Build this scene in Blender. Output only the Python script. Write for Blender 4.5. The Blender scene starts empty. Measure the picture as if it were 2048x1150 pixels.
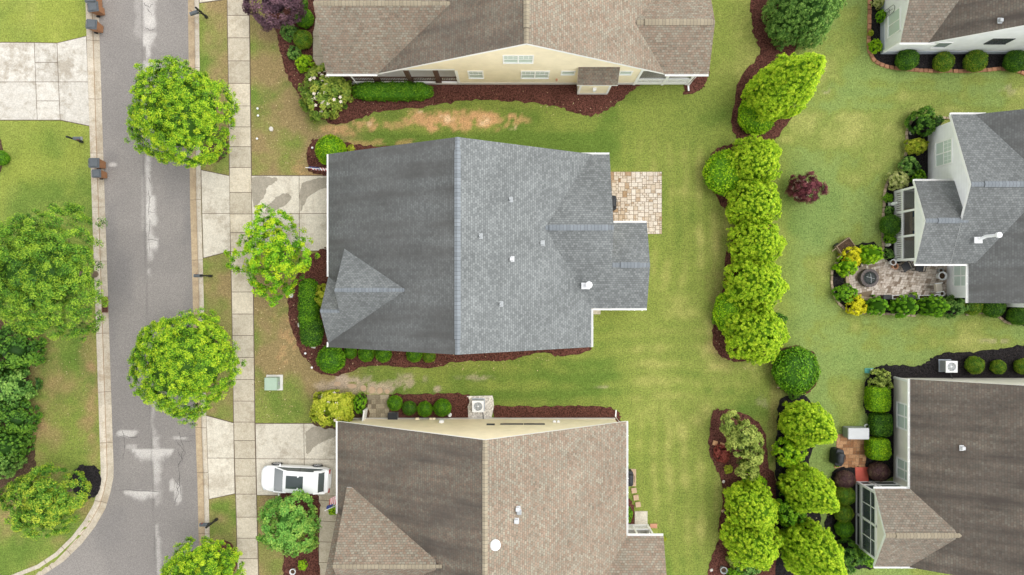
import bpy, bmesh, math, random
import numpy as np
from mathutils import Vector, Matrix
R = math.radians
sc = bpy.context.scene
# ------------------------------------------------------------------ camera, sky, sun, exposure
H, F = 48.0, 1365.0                      # drone height (m); focal length in photo pixels
cd = bpy.data.cameras.new('camera'); cam = bpy.data.objects.new('camera', cd)
sc.collection.objects.link(cam); sc.camera = cam
cam.location = (0, 0, H); cam.rotation_euler = (0, 0, 0)
cd.sensor_width = 36; cd.lens = 36 * F / 2048; cd.clip_end = 2000; cd.clip_start = 0.5
SUN_EL, SUN_AZ = 68, 82                  # overcast, brighter from the right of the picture
world = bpy.data.worlds.new('World'); sc.world = world; world.use_nodes = True
wn = world.node_tree.nodes; wl = world.node_tree.links
bg = wn['Background']; sky = wn.new('ShaderNodeTexSky'); sky.sky_type = 'NISHITA'
sky.sun_disc = False; sky.sun_elevation = R(SUN_EL); sky.sun_rotation = R(SUN_AZ)
sky.air_density = 1.0; sky.dust_density = 6.0; sky.ozone_density = 1.0
hs = wn.new('ShaderNodeHueSaturation'); hs.inputs['Saturation'].default_value = 0.07   # cloud cover: a grey-white sky
wl.new(sky.outputs[0], hs.inputs['Color'])
# made-up sky gradient: horizon brightened and zenith dimmed, added to light the walls
wtc = wn.new('ShaderNodeTexCoord'); wsx = wn.new('ShaderNodeSeparateXYZ'); wrp = wn.new('ShaderNodeValToRGB'); wmx = wn.new('ShaderNodeMix')
wl.new(wtc.outputs['Generated'], wsx.inputs[0]); wl.new(wsx.outputs[2], wrp.inputs[0])
wrp.color_ramp.elements[0].position = 0.0; wrp.color_ramp.elements[0].color = (5.0, 5.0, 4.95, 1)
wrp.color_ramp.elements[1].position = 0.75; wrp.color_ramp.elements[1].color = (.46, .46, .465, 1)
wmx.data_type = 'RGBA'; wmx.blend_type = 'MULTIPLY'; wmx.inputs[0].default_value = 1
wl.new(hs.outputs[0], wmx.inputs[6]); wl.new(wrp.outputs[0], wmx.inputs[7]); wl.new(wmx.outputs[2], bg.inputs[0]); bg.inputs[1].default_value = 0.15
sl = bpy.data.lights.new('sun', 'SUN'); sl.energy = 0.6; sl.angle = R(40); sl.color = (1, .965, .91)
sun = bpy.data.objects.new('sun', sl); sc.collection.objects.link(sun)
_d = Vector((math.sin(R(SUN_AZ)) * math.cos(R(SUN_EL)), math.cos(R(SUN_AZ)) * math.cos(R(SUN_EL)), math.sin(R(SUN_EL))))
sun.rotation_euler = _d.to_track_quat('Z', 'Y').to_euler(); sun.location = (40, 5, 60)
sc.view_settings.view_transform = 'Standard'; sc.view_settings.look = 'None'
sc.view_settings.exposure = 0.80; sc.view_settings.gamma = 1
try: sc.view_settings.use_curve_mapping = False
except Exception: pass

# ------------------------------------------------------------------ helpers
def P(u, v, h=0.0):
    k = (H - h) / F
    return Vector(((u - 1024) * k, (575 - v) * k, h))
C = sc.collection
rng = np.random.default_rng(7); random.seed(7)

def tag(o, label=None, cat=None, group=None, kind=None):
    if label: o['label'] = label
    if cat: o['category'] = cat
    if group: o['group'] = group
    if kind: o['kind'] = kind
    return o
def thing(name, label, cat, loc=(0, 0, 0), rz=0, group=None):
    o = bpy.data.objects.new(name, None); C.objects.link(o); o.location = loc; o.rotation_euler = (0, 0, rz)
    o.empty_display_size = .2
    return tag(o, label, cat, group)
def link(name, me, parent=None):
    o = bpy.data.objects.new(name, me); C.objects.link(o)
    if parent: o.parent = parent
    return o

class MB:
    def __init__(s): s.v = []; s.f = []; s.uv = []; s.mi = []; s.at = []
    def poly(s, pts, uv=None, mi=0, at=0.5):
        n = len(s.v); s.v += [tuple(p) for p in pts]; s.f.append(tuple(range(n, n + len(pts))))
        s.uv.append(uv or [(0, 0)] * len(pts)); s.mi.append(mi); s.at.append(at)
    def box(s, x0, y0, z0, x1, y1, z1, mi=0, at=0.5):
        x0, x1 = min(x0, x1), max(x0, x1); y0, y1 = min(y0, y1), max(y0, y1); z0, z1 = min(z0, z1), max(z0, z1)
        p = [Vector(q) for q in ((x0,y0,z0),(x1,y0,z0),(x1,y1,z0),(x0,y1,z0),(x0,y0,z1),(x1,y0,z1),(x1,y1,z1),(x0,y1,z1))]
        s.hexa(p, mi, at)
    def hexa(s, p, mi=0, at=0.5):
        for q in ((3,2,1,0),(4,5,6,7),(0,1,5,4),(1,2,6,5),(2,3,7,6),(3,0,4,7)): s.poly([p[i] for i in q], None, mi, at)
    def obox(s, c, size, rz=0, mi=0, at=0.5, taper=1.0, M=None):
        c = Vector(c); hx, hy, hz = size[0]/2, size[1]/2, size[2]/2
        m = M or Matrix.Rotation(rz, 3, 'Z')
        p = [c + m @ Vector((x*(taper if z > 0 else 1), y*(taper if z > 0 else 1), z)) for z in (-hz, hz) for x, y in ((-hx,-hy),(hx,-hy),(hx,hy),(-hx,hy))]
        s.hexa(p, mi, at)
    def bar(s, a, b, w, h, mi=0, at=0.5, up=(0, 0, 1)):
        a, b = Vector(a), Vector(b); d = (b - a); L = d.length; d.normalize()
        x = d.cross(Vector(up))
        if x.length < 1e-4: x = d.cross(Vector((0, 1, 0)))
        x.normalize(); z = x.cross(d)
        p = [q + x*sx*w/2 + z*sz*h/2 for sz in (-1, 1) for q, sx in ((a, -1), (a, 1), (b, 1), (b, -1))]
        s.hexa(p, mi, at)
    def tube(s, path, rad, n=8, mi=0, at=0.5, cap=True):
        path = [Vector(p) for p in path]
        if not hasattr(rad, '__len__'): rad = [rad] * len(path)
        rings = []
        for i, p in enumerate(path):
            d = (path[min(i+1, len(path)-1)] - path[max(i-1, 0)]).normalized()
            x = d.cross(Vector((0, 0, 1)));
            if x.length < 1e-3: x = Vector((1, 0, 0))
            x.normalize(); y = d.cross(x)
            rings.append([p + (x*math.cos(6.28318*k/n) + y*math.sin(6.28318*k/n))*rad[i] for k in range(n)])
        for a, b in zip(rings, rings[1:]):
            for k in range(n): s.poly([a[k], a[(k+1) % n], b[(k+1) % n], b[k]], None, mi, at)
        if cap: s.poly(rings[0][::-1], None, mi, at); s.poly(rings[-1], None, mi, at)
    def lathe(s, prof, c=(0, 0, 0), n=20, mi=0, at=0.5, sx=1, sy=1):
        c = Vector(c)
        rings = [[c + Vector((r*sx*math.cos(6.28318*k/n), r*sy*math.sin(6.28318*k/n), z)) for k in range(n)] for r, z in prof]
        for a, b in zip(rings, rings[1:]):
            for k in range(n): s.poly([a[k], a[(k+1) % n], b[(k+1) % n], b[k]], None, mi, at)
        s.poly(rings[0][::-1], None, mi, at); s.poly(rings[-1], None, mi, at)
    def prism(s, pts, z0, z1, mi=0, at=0.5, bottom=True):
        n = len(pts); a = [Vector((p[0], p[1], z0)) for p in pts]; b = [Vector((p[0], p[1], z1)) for p in pts]
        s.poly(b, None, mi, at)
        if bottom: s.poly(a[::-1], None, mi, at)
        for k in range(n): s.poly([a[k], a[(k+1) % n], b[(k+1) % n], b[k]], None, mi, at)
    def vprism(s, pts, axis, c0, c1, mi=0):
        """polygon in a vertical plane pts=(a,z), pushed from c0 to c1 along the other horizontal axis"""
        g = (lambda a, z, c: Vector((a, c, z))) if axis == 'x' else (lambda a, z, c: Vector((c, a, z)))
        A = [g(a, z, c0) for a, z in pts]; B = [g(a, z, c1) for a, z in pts]; n = len(pts)
        s.poly(A, None, mi); s.poly(B[::-1], None, mi)
        for k in range(n): s.poly([A[k], A[(k+1) % n], B[(k+1) % n], B[k]], None, mi)
    def build(s, name, mats, parent=None, smooth=False, bevel=0):
        me = bpy.data.meshes.new(name); me.from_pydata(s.v, [], s.f)
        for m in (mats if isinstance(mats, (list, tuple)) else [mats]): me.materials.append(m)
        me.polygons.foreach_set('material_index', s.mi)
        uvl = me.uv_layers.new(name='UVMap'); uvl.data.foreach_set('uv', [c for f in s.uv for q in f for c in q])
        a = me.attributes.new('tone', 'FLOAT', 'FACE'); a.data.foreach_set('value', s.at)
        bm = bmesh.new(); bm.from_mesh(me)
        bmesh.ops.remove_doubles(bm, verts=bm.verts, dist=1e-5)
        bmesh.ops.recalc_face_normals(bm, faces=bm.faces)
        if bevel:
            es = [e for e in bm.edges if len(e.link_faces) == 2 and e.calc_face_angle(0) > .6]
            bmesh.ops.bevel(bm, geom=es, offset=bevel, segments=2, affect='EDGES', clamp_overlap=True)
        bm.to_mesh(me); bm.free()
        if smooth:
            me.polygons.foreach_set('use_smooth', [True] * len(me.polygons))
            try: me.set_sharp_from_angle(angle=R(40))
            except Exception: pass
        me.update()
        return link(name, me, parent)

def catmull(pts, closed=True, n=6):
    out = []; N = len(pts); rngk = range(N if closed else N - 1)
    for i in rngk:
        g = (lambda j: pts[j % N]) if closed else (lambda j: pts[min(max(j, 0), N-1)])
        p0, p1, p2, p3 = [np.array(g(i + k), float) for k in (-1, 0, 1, 2)]
        for k in range(n):
            t = k / n
            out.append(tuple(.5*((2*p1) + (p2-p0)*t + (2*p0-5*p1+4*p2-p3)*t*t + (3*p1-p0-3*p2+p3)*t**3)))
    if not closed: out.append(tuple(pts[-1]))
    return out

# ------------------------------------------------------------------ numpy noise
def vnoise(x, y, seed=0):
    r = np.random.default_rng(seed).random((256, 256))
    xi = np.floor(x).astype(int); yi = np.floor(y).astype(int); fx = x - xi; fy = y - yi
    fx = fx*fx*(3-2*fx); fy = fy*fy*(3-2*fy)
    g = lambda a, b: r[a % 256, b % 256]
    return (g(xi, yi)*(1-fx) + g(xi+1, yi)*fx)*(1-fy) + (g(xi, yi+1)*(1-fx) + g(xi+1, yi+1)*fx)*fy
def fbm(x, y, s, oct=4, seed=0):
    o = 0; a = .5; t = 0
    for k in range(oct):
        o = o + a*vnoise(x/s*2**k + 13.7*k, y/s*2**k + 7.1*k, seed + k); t += a; a *= .55
    return o/t
def ss(a, b, x):
    t = np.clip((x-a)/(b-a), 0, 1); return t*t*(3-2*t)

# ------------------------------------------------------------------ materials
def mat(name, col=(.5, .5, .5), rough=.8, metal=0, spec=.3):
    m = bpy.data.materials.new(name); m.use_nodes = True; b = m.node_tree.nodes['Principled BSDF']
    b.inputs['Base Color'].default_value = (*col, 1); b.inputs['Roughness'].default_value = rough
    b.inputs['Metallic'].default_value = metal; b.inputs['Specular IOR Level'].default_value = spec
    return m
class NT:
    def __init__(s, m): s.nt = m.node_tree; s.b = s.nt.nodes['Principled BSDF']
    def n(s, t, **kw):
        nd = s.nt.nodes.new(t)
        for k, v in kw.items():
            if k[0] == '_': setattr(nd, k[1:], v)
            else:
                key = int(k[1:]) if k[0] == 'i' and k[1:].isdigit() else k.replace('__', ' ')
                if hasattr(v, 'is_output'): s.nt.links.new(v, nd.inputs[key])
                else: nd.inputs[key].default_value = v
        return nd
    def l(s, a, b): s.nt.links.new(a, b)
    def noise(s, vec, scale, detail=3, rough=.55):
        return s.n('ShaderNodeTexNoise', Vector=vec, Scale=scale, Detail=detail, Roughness=rough).outputs[0]
    def ramp(s, fac, stops):
        r = s.nt.nodes.new('ShaderNodeValToRGB'); s.l(fac, r.inputs[0]); e = r.color_ramp.elements
        while len(e) < len(stops): e.new(.5)
        for q, (p, c) in zip(e, stops): q.position = p; q.color = (*c, 1) if hasattr(c, '__len__') else (c, c, c, 1)
        return r.outputs[0]
    def mix(s, fac, a, b, mode='MIX'):
        m = s.nt.nodes.new('ShaderNodeMix'); m.data_type = 'RGBA'; m.blend_type = mode
        for k, v in ((0, fac), (6, a), (7, b)):
            if hasattr(v, 'is_output'): s.l(v, m.inputs[k])
            else: m.inputs[k].default_value = v if k == 0 else (*v, 1)
        return m.outputs[2]
    def math(s, op, a, b=0.0):
        m = s.nt.nodes.new('ShaderNodeMath'); m.operation = op
        for k, v in ((0, a), (1, b)):
            if hasattr(v, 'is_output'): s.l(v, m.inputs[k])
            else: m.inputs[k].default_value = v
        return m.outputs[0]
    def bump(s, h, strength=.3, dist=.02):
        b = s.n('ShaderNodeBump', Strength=strength, Distance=dist, Height=h); s.l(b.outputs[0], s.b.inputs['Normal'])
    def obj(s): return s.n('ShaderNodeTexCoord').outputs['Object']
    def uv(s): return s.n('ShaderNodeTexCoord').outputs['UV']
    def at(s, name='tone'): return s.n('ShaderNodeAttribute', _attribute_name=name).outputs
    def col(s, c): s.l(c, s.b.inputs['Base Color'])

def mottled(name, c0, c1, scale=6, fine=40, rough=.9, bump=.3, tone=0.0, detail=4):
    m = mat(name, c0, rough); t = NT(m); o = t.obj()
    f = t.mix(.45, t.noise(o, scale, detail), t.noise(o, fine, 2))
    c = t.mix(t.ramp(f, [(.36, 0.), (.64, 1.)]), c0, c1)
    if tone:
        k = t.math('ADD', t.math('MULTIPLY', t.at()[2], tone), 1 - tone*.5)
        c = t.mix(1.0, c, t.n('ShaderNodeCombineColor', Red=k, Green=k, Blue=k).outputs[0], 'MULTIPLY')
    t.col(c); t.bump(f, bump, .02)
    return m

def shingle(name, stops, slope_dark_col, bw=.21, rh=.15):
    m = mat(name, (.3, .3, .3), .92, spec=.2); t = NT(m); uv = t.uv()
    br = t.n('ShaderNodeTexBrick', Vector=uv, Color1=(0, 0, 0, 1), Color2=(1, 1, 1, 1), Mortar=(.5, .5, .5, 1), Scale=1.0,
             Mortar__Size=.012, Mortar__Smooth=.4, Bias=0.0, Brick__Width=bw, Row__Height=rh)
    v = t.mix(.15, br.outputs[0], t.noise(uv, 1.2, 4))
    v = t.mix(.20, v, t.ramp(t.noise(uv, 11, 2), [(.36, 0.), (.64, 1.)]))
    c = t.ramp(v, stops)
    # shadow lines between shingles are painted in as a dark colour; bump adds relief
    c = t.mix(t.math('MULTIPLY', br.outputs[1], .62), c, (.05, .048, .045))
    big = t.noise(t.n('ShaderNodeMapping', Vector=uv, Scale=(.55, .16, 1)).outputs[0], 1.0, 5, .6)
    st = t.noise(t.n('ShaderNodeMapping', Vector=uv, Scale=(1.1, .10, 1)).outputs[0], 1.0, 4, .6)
    s = t.math('MULTIPLY', t.ramp(t.mix(.5, big, st), [(.40, .45), (.60, 1.)]), t.at()[2])  # algae streaks over an overall darkening set per slope, strongest facing left
    c = t.mix(s, c, slope_dark_col)
    w = t.noise(uv, .35, 3)
    c = t.mix(1.0, c, t.ramp(w, [(.3, .88), (.7, 1.1)]), 'MULTIPLY')
    t.col(c); t.bump(t.math('SUBTRACT', t.math('MULTIPLY', br.outputs[0], .5), br.outputs[1]), .45, .012)
    return m
M = {}
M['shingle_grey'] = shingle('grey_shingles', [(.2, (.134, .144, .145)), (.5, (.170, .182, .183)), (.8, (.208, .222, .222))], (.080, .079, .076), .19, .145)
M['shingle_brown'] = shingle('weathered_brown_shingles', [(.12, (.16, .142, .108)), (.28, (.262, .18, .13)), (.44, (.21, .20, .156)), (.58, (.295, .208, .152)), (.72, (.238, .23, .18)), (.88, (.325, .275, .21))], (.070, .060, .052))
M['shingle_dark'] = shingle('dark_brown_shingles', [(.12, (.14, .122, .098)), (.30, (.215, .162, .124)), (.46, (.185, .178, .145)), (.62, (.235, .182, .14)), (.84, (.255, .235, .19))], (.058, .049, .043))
def captile(name, c0, c1):
    m = mat(name, c0, .9, spec=.2); t = NT(m); uv = t.uv()
    br = t.n('ShaderNodeTexBrick', Vector=uv, Color1=(0, 0, 0, 1), Color2=(1, 1, 1, 1), Mortar=(.1, .1, .1, 1), Scale=1.0, Mortar__Size=.012, Brick__Width=.22, Row__Height=1.0, _offset=0)
    c = t.mix(t.mix(.4, br.outputs[0], t.noise(uv, 6, 3)), c0, c1)
    c = t.mix(t.math('MULTIPLY', br.outputs[1], .55), c, (.04, .04, .04)); t.col(c); return m
M['cap_grey'] = captile('grey_ridge_tiles', (.15, .168, .184), (.225, .248, .27))
M['cap_brown'] = captile('tan_ridge_tiles', (.23, .195, .14), (.34, .295, .215))

def siding(name, col, step=.16, vertical=False):
    m = mat(name, col, .6); t = NT(m); o = t.obj()
    z = t.n('ShaderNodeSeparateXYZ', Vector=o).outputs[2]
    f = t.math('FRACT', t.math('DIVIDE', z, step))
    n = t.noise(o, 1.3, 3)
    c = t.mix(1.0, col, t.ramp(n, [(.3, .92), (.7, 1.04)]), 'MULTIPLY')
    c = t.mix(t.ramp(f, [(0, .0), (.86, .0), (.93, .3)]), c, tuple(x*.45 for x in col))
    t.col(c); t.bump(f, .5, .012)
    return m
M['cream'] = siding('cream_lap_siding', (.90, .80, .59))
M['white_siding'] = siding('white_lap_siding', (.84, .85, .86))
M['beige_siding'] = siding('pale_beige_siding', (.82, .785, .70))
M['white'] = mottled('white_trim_paint', (.86, .86, .85), (.81, .81, .80), 3, 30, .5, .05)
M['found_white'] = mottled('pale_foundation', (.66, .64, .60), (.56, .55, .52), 2, 30, .9, .2)
M['found_grey'] = mottled('blue_grey_foundation', (.36, .40, .46), (.42, .46, .52), 2, 30, .9, .2)

def concrete(name, c0, c1, stain, tone=.22, stains=.5):
    m = mat(name, c0, .9, spec=.2); t = NT(m); o = t.obj()
    big = t.noise(o, .42, 5, .6); mid = t.noise(o, 2.2, 5, .65); fine = t.noise(o, 13, 2)
    c = t.mix(t.ramp(mid, [(.35, 0.), (.65, 1.)]), c0, c1)
    c = t.mix(t.math('MULTIPLY', t.ramp(t.mix(.35, big, mid), [(.50, 0.), (.60, 1.)]), stains), c, stain)
    c = t.mix(1.0, c, t.ramp(fine, [(.38, .88), (.62, 1.1)]), 'MULTIPLY')
    k = t.math('ADD', t.math('MULTIPLY', t.at()[2], tone), 1 - tone*.5)
    c = t.mix(1.0, c, t.n('ShaderNodeCombineColor', Red=k, Green=k, Blue=k).outputs[0], 'MULTIPLY')
    t.col(c); t.bump(fine, .15, .01)
    return m
M['sidewalk'] = concrete('sidewalk_concrete', (.52, .465, .365), (.465, .41, .315), (.36, .305, .22), .26, .6)
M['drive'] = concrete('driveway_concrete', (.57, .53, .445), (.52, .475, .39), (.39, .345, .275), .14, .85)
M['drive_pale'] = concrete('pale_driveway_concrete', (.54, .515, .465), (.46, .43, .375), (.33, .295, .24), .12, .9)
M['wet_concrete'] = concrete('wet_concrete', (.34, .305, .245), (.30, .27, .215), (.25, .22, .17), 0, .5)
M['wet_concrete'].node_tree.nodes['Principled BSDF'].inputs['Roughness'].default_value = .55
M['joint'] = mat('joint_dirt', (.12, .09, .065), 1)
M['gravel'] = mottled('white_gravel', (.84, .80, .74), (.34, .31, .275), 9, 12, 1, .8)
def mulch(name, c0, c1, fleck, fl=.5):
    m = mat(name, c0, 1, spec=.1); t = NT(m); o = t.obj()
    a = t.noise(o, 11, 3, .7); b = t.noise(o, 1.1, 3)
    c = t.mix(t.ramp(a, [(.40, 0.), (.60, 1.)]), c0, c1)
    c = t.mix(1.0, c, t.ramp(b, [(.3, .85), (.7, 1.15)]), 'MULTIPLY')
    vo = t.n('ShaderNodeTexVoronoi', Vector=o, Scale=4.2, Randomness=1.0).outputs[0]
    c = t.mix(t.math('MULTIPLY', t.ramp(vo, [(.06, 1.), (.12, 0.)]), fl), c, fleck)
    t.col(c); t.bump(a, .9, .05); return m
M['mulch'] = mulch('red_brown_mulch', (.044, .018, .014), (.150, .060, .045), (.34, .18, .11))
M['black_mulch'] = mulch('black_mulch', (.010, .009, .0095), (.032, .028, .029), (.22, .15, .11), .4)
M['soil'] = mulch('dark_soil', (.05, .032, .02), (.11, .07, .045), (.2, .14, .08), .3)
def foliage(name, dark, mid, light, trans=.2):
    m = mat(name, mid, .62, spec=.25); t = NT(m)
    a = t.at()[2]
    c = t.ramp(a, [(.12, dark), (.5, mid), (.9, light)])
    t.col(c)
    tr = t.n('ShaderNodeBsdfTranslucent', Color=t.mix(1.0, c, (1.1, 1.15, .5), 'MULTIPLY'))
    mx = t.n('ShaderNodeMixShader', i0=trans); t.l(t.b.outputs[0], mx.inputs[1]); t.l(tr.outputs[0], mx.inputs[2])
    t.l(mx.outputs[0], t.nt.nodes['Material Output'].inputs[0]); return m
FO = {
 'street': foliage('street_tree_leaves', (.020, .075, .007), (.165, .37, .010), (.47, .60, .022)),
 'lime': foliage('lime_leaves', (.05, .16, .006), (.19, .46, .010), (.48, .60, .016)),
 'oak': foliage('mid_green_leaves', (.020, .07, .008), (.10, .25, .016), (.30, .44, .03)),
 'dark': foliage('dark_green_leaves', (.014, .05, .007), (.06, .17, .015), (.18, .34, .03)),
 'deep': foliage('deep_evergreen_leaves', (.02, .07, .012), (.10, .24, .036), (.31, .50, .10)),
 'arbor': foliage('arborvitae_sprays', (.07, .19, .008), (.35, .58, .016), (.68, .80, .05), .32),
 'olive': foliage('olive_leaves', (.045, .08, .012), (.22, .30, .045), (.50, .56, .13)),
 'box': foliage('boxwood_leaves', (.022, .085, .004), (.115, .31, .008), (.27, .50, .018)),
 'boxdark': foliage('dark_boxwood_leaves', (.014, .055, .005), (.075, .21, .012), (.20, .38, .025)),
 'boxlime': foliage('lime_clipped_leaves', (.06, .18, .004), (.24, .49, .006), (.48, .66, .016)),
 'yellow': foliage('golden_leaves', (.30, .32, .006), (.62, .58, .010), (.85, .80, .02)),
 'yellowgreen': foliage('yellow_green_leaves', (.16, .25, .010), (.34, .42, .02), (.56, .56, .06)),
 'flecked': foliage('red_flecked_leaves', (.03, .09, .006), (.15, .31, .014), (.42, .42, .04)),
 'purple': foliage('purple_leaves', (.05, .026, .04), (.12, .062, .085), (.24, .13, .16), .15),
 'burgundy': foliage('burgundy_leaves', (.05, .012, .018), (.14, .03, .042), (.27, .075, .09), .15),
 'plum': foliage('plum_clipped_leaves', (.05, .022, .026), (.16, .075, .08), (.24, .19, .10), .15),
 'red': foliage('red_leaves', (.12, .02, .015), (.26, .05, .035), (.36, .10, .07), .15),
 'grassy': foliage('pale_grass_blades', (.20, .26, .05), (.42, .47, .14), (.62, .62, .28)),
}
M['petal'] = mat('cream_petals', (.80, .72, .60), .7)
M['petal_pink'] = mat('pink_petals', (.75, .42, .38), .7)
M['bark'] = mottled('bark', (.14, .10, .07), (.22, .17, .12), 8, 40, 1, .8)
M['black_metal'] = mat('black_painted_metal', (.018, .019, .021), .45)
M['black_cloth'] = mottled('black_vinyl_cover', (.016, .018, .022), (.030, .033, .038), 4, 20, .55, .3)
M['grey_plastic'] = mottled('blue_grey_plastic', (.075, .085, .095), (.105, .118, .128), 5, 30, .6, .1)
M['brown_plastic'] = mottled('brown_plastic', (.24, .115, .055), (.30, .15, .075), 5, 30, .6, .1)
M['white_plastic'] = mat('white_plastic', (.78, .79, .80), .4)
M['steel'] = mat('galvanised_metal', (.62, .64, .66), .35, .6)
M['grey_metal'] = mat('grey_metal', (.34, .36, .37), .5, .3)
M['dark_metal'] = mat('dark_grille_metal', (.05, .055, .06), .5, .3)
M['utility_green'] = mottled('pale_green_enamel', (.30, .40, .31), (.36, .46, .36), 3, 25, .5, .1)
M['brick_edge'] = mottled('red_brick_edging', (.36, .17, .095), (.48, .25, .15), 5, 30, .95, .4, .5)
M['stone_edge'] = mottled('tan_stone_edging', (.33, .25, .17), (.45, .36, .26), 5, 30, .95, .4, .5)
M['terracotta'] = mottled('terracotta', (.48, .24, .15), (.58, .32, .21), 5, 30, .9, .2)
M['rock'] = mottled('pale_rock', (.50, .47, .42), (.68, .65, .60), 6, 30, .95, .5)
M['dark_wood'] = mottled('dark_brown_paint', (.075, .042, .032), (.11, .062, .048), 6, 30, .6, .2)
M['wood'] = mottled('weathered_wood', (.24, .17, .12), (.32, .24, .17), 8, 40, .9, .4)
M['cushion'] = mottled('cream_cushion', (.60, .54, .46), (.68, .62, .54), 5, 60, .95, .3)
M['blue_cloth'] = mat('blue_cushion', (.03, .08, .20), .9)
M['wicker'] = mottled('tan_wicker', (.40, .31, .23), (.52, .42, .32), 20, 60, .9, .5)
M['teal'] = mat('teal_plastic', (.10, .36, .31), .5)
M['green_plastic'] = mat('dark_green_plastic', (.01, .10, .07), .5)
M['carpaint'] = mat('white_car_paint', (.82, .83, .84), .18, 0, .6)
M['carpaint'].node_tree.nodes['Principled BSDF'].inputs['Coat Weight'].default_value = .6
M['carglass'] = mat('dark_car_glass', (.055, .07, .072), .03, 0, 1.0)
M['rubber'] = mat('tyre_rubber', (.015, .015, .016), .85)
M['rim'] = mat('alloy_rim', (.55, .56, .58), .3, .8)
M['lamp_glass'] = mat('lamp_lens', (.55, .58, .60), .1)
M['tail_red'] = mat('red_lens', (.35, .01, .01), .2)
def glass(name, c0, c1, sc=.22, rough=.06):
    m = mat(name, c0, rough, 0, .7); t = NT(m); o = t.obj()
    z = t.n('ShaderNodeSeparateXYZ', Vector=o).outputs[2]
    f = t.ramp(t.math('FRACT', t.math('DIVIDE', z, .06)), [(.25, 0.), (.45, 1.)])
    c = t.mix(t.mix(.5, f, t.noise(o, 1.5, 3)), c0, c1); t.col(c); return m
M['pane_green'] = glass('blinds_and_painted_reflection', (.42, .54, .48), (.64, .71, .66))  # blinds, plus the lawn's green reflection painted into the pane colour
M['pane_dark'] = glass('dark_glass', (.035, .045, .05), (.07, .085, .09))
M['pane_grey'] = glass('grey_reflecting_glass', (.16, .19, .20), (.26, .30, .31))
def screen(name, col, alpha):
    m = mat(name, col, .5); t = NT(m)
    tr = t.n('ShaderNodeBsdfTransparent'); mx = t.n('ShaderNodeMixShader', i0=alpha)
    t.l(tr.outputs[0], mx.inputs[1]); t.l(t.b.outputs[0], mx.inputs[2]); t.l(mx.outputs[0], t.nt.nodes['Material Output'].inputs[0]); return m
M['dull_white'] = mottled('dull_white_lid', (.48, .49, .50), (.54, .55, .56), 3, 25, .6, .1)
M['screen'] = screen('insect_screen', (.06, .065, .07), .28)
M['sunroom_glass'] = screen('tinted_sunroom_glass', (.10, .125, .13), .5)
M['flag_red'] = mat('flag_red', (.50, .02, .035), .8); M['flag_white'] = mat('flag_white', (.80, .79, .78), .8); M['flag_blue'] = mat('flag_blue', (.02, .035, .16), .8)
M['pavers_cream'] = mottled('cream_flagstones', (.5, .5, .5), (.5, .5, .5))
def pavers(name, stops, joint=.5):
    m = mat(name, (.5, .4, .3), .9); t = NT(m); o = t.obj()
    v = t.mix(.25, t.at()[2], t.noise(o, 3, 4)); c = t.ramp(v, stops)
    c = t.mix(1.0, c, t.ramp(t.noise(o, 14, 2), [(.38, .85), (.62, 1.12)]), 'MULTIPLY'); t.col(c); t.bump(t.noise(o, 20, 3), .3, .01); return m
M['flagstone'] = pavers('cream_and_tan_flagstones', [(.14, (.27, .165, .09)), (.30, (.36, .25, .15)), (.44, (.52, .43, .33)), (.8, (.62, .56, .485))])
M['cobble'] = pavers('pinkish_cobbles', [(.2, (.24, .185, .14)), (.42, (.44, .37, .305)), (.8, (.62, .55, .485))])
M['brickpatio'] = pavers('orange_brick_tiles', [(.2, (.24, .11, .05)), (.5, (.36, .18, .085)), (.8, (.48, .27, .14))])
M['tilegrey'] = pavers('mossy_tiles', [(.2, (.16, .13, .09)), (.5, (.27, .23, .16)), (.8, (.36, .31, .22))])
M['redpad'] = mottled('red_painted_slab', (.52, .085, .06), (.60, .14, .10), 2, 30, .7, .1)
M['step_stone'] = mottled('tan_step_stone', (.42, .29, .19), (.50, .37, .26), 4, 30, .95, .3)
M['paver_orange'] = mottled('orange_paver', (.46, .25, .12), (.54, .32, .17), 4, 30, .95, .3)
# ================================================================== GROUND
def struct(o): o['kind'] = 'structure'; return o
def px(poly, h=0.0): return [P(u, v, h) for u, v in poly]
ROAD_L = [(196,-700),(196,0),(205,288),(214.5,576),(224,864),(226.5,935),(226,955),(220,984),(210,1017),(190,1052),(163,1087),(127,1122),(88,1148),(0,1183),(-150,1215),(-900,1240)]
ROAD_R = [(373,-700),(377,0),(381,400),(386,576),(392,864),(396,972),(398,1067),(401,1150),(420,1900)]
def interp_u(line, v):
    vs = np.array([p[1] for p in line]); us = np.array([p[0] for p in line]); return np.interp(v, vs, us)
gx = np.concatenate([[-400, -200, -100, -60, -45], np.arange(-38, 38.01, .15), [45, 60, 100, 200, 400]])
gy = np.concatenate([[-400, -200, -100, -50, -30], np.arange(-22, 22.01, .15), [30, 50, 100, 200, 400]])
X, Y = np.meshgrid(gx, gy); U = 1024 + X*F/H; V = 575 - Y*F/H
n6 = fbm(X, Y, 5.5, 4, 1); n2 = fbm(X, Y, 1.7, 4, 11); n05 = fbm(X, Y, .55, 3, 21); n12 = fbm(X, Y, 11, 2, 31)
dry = .44 + .70*(n6-.5) + .62*(n2-.5) + .16*(n05-.5)
def blob(u, v, ru, rv, wob=.5, soft=.35, seed=0):
    d = np.hypot((U-u)/ru, (V-v)/rv) + wob*(fbm(X, Y, .8, 4, 41+seed)-.5)*2
    return 1 - ss(1-soft, 1+soft, d)
back = ss(1215, 1290, U) * (1-ss(1540, 1580, U))
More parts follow.
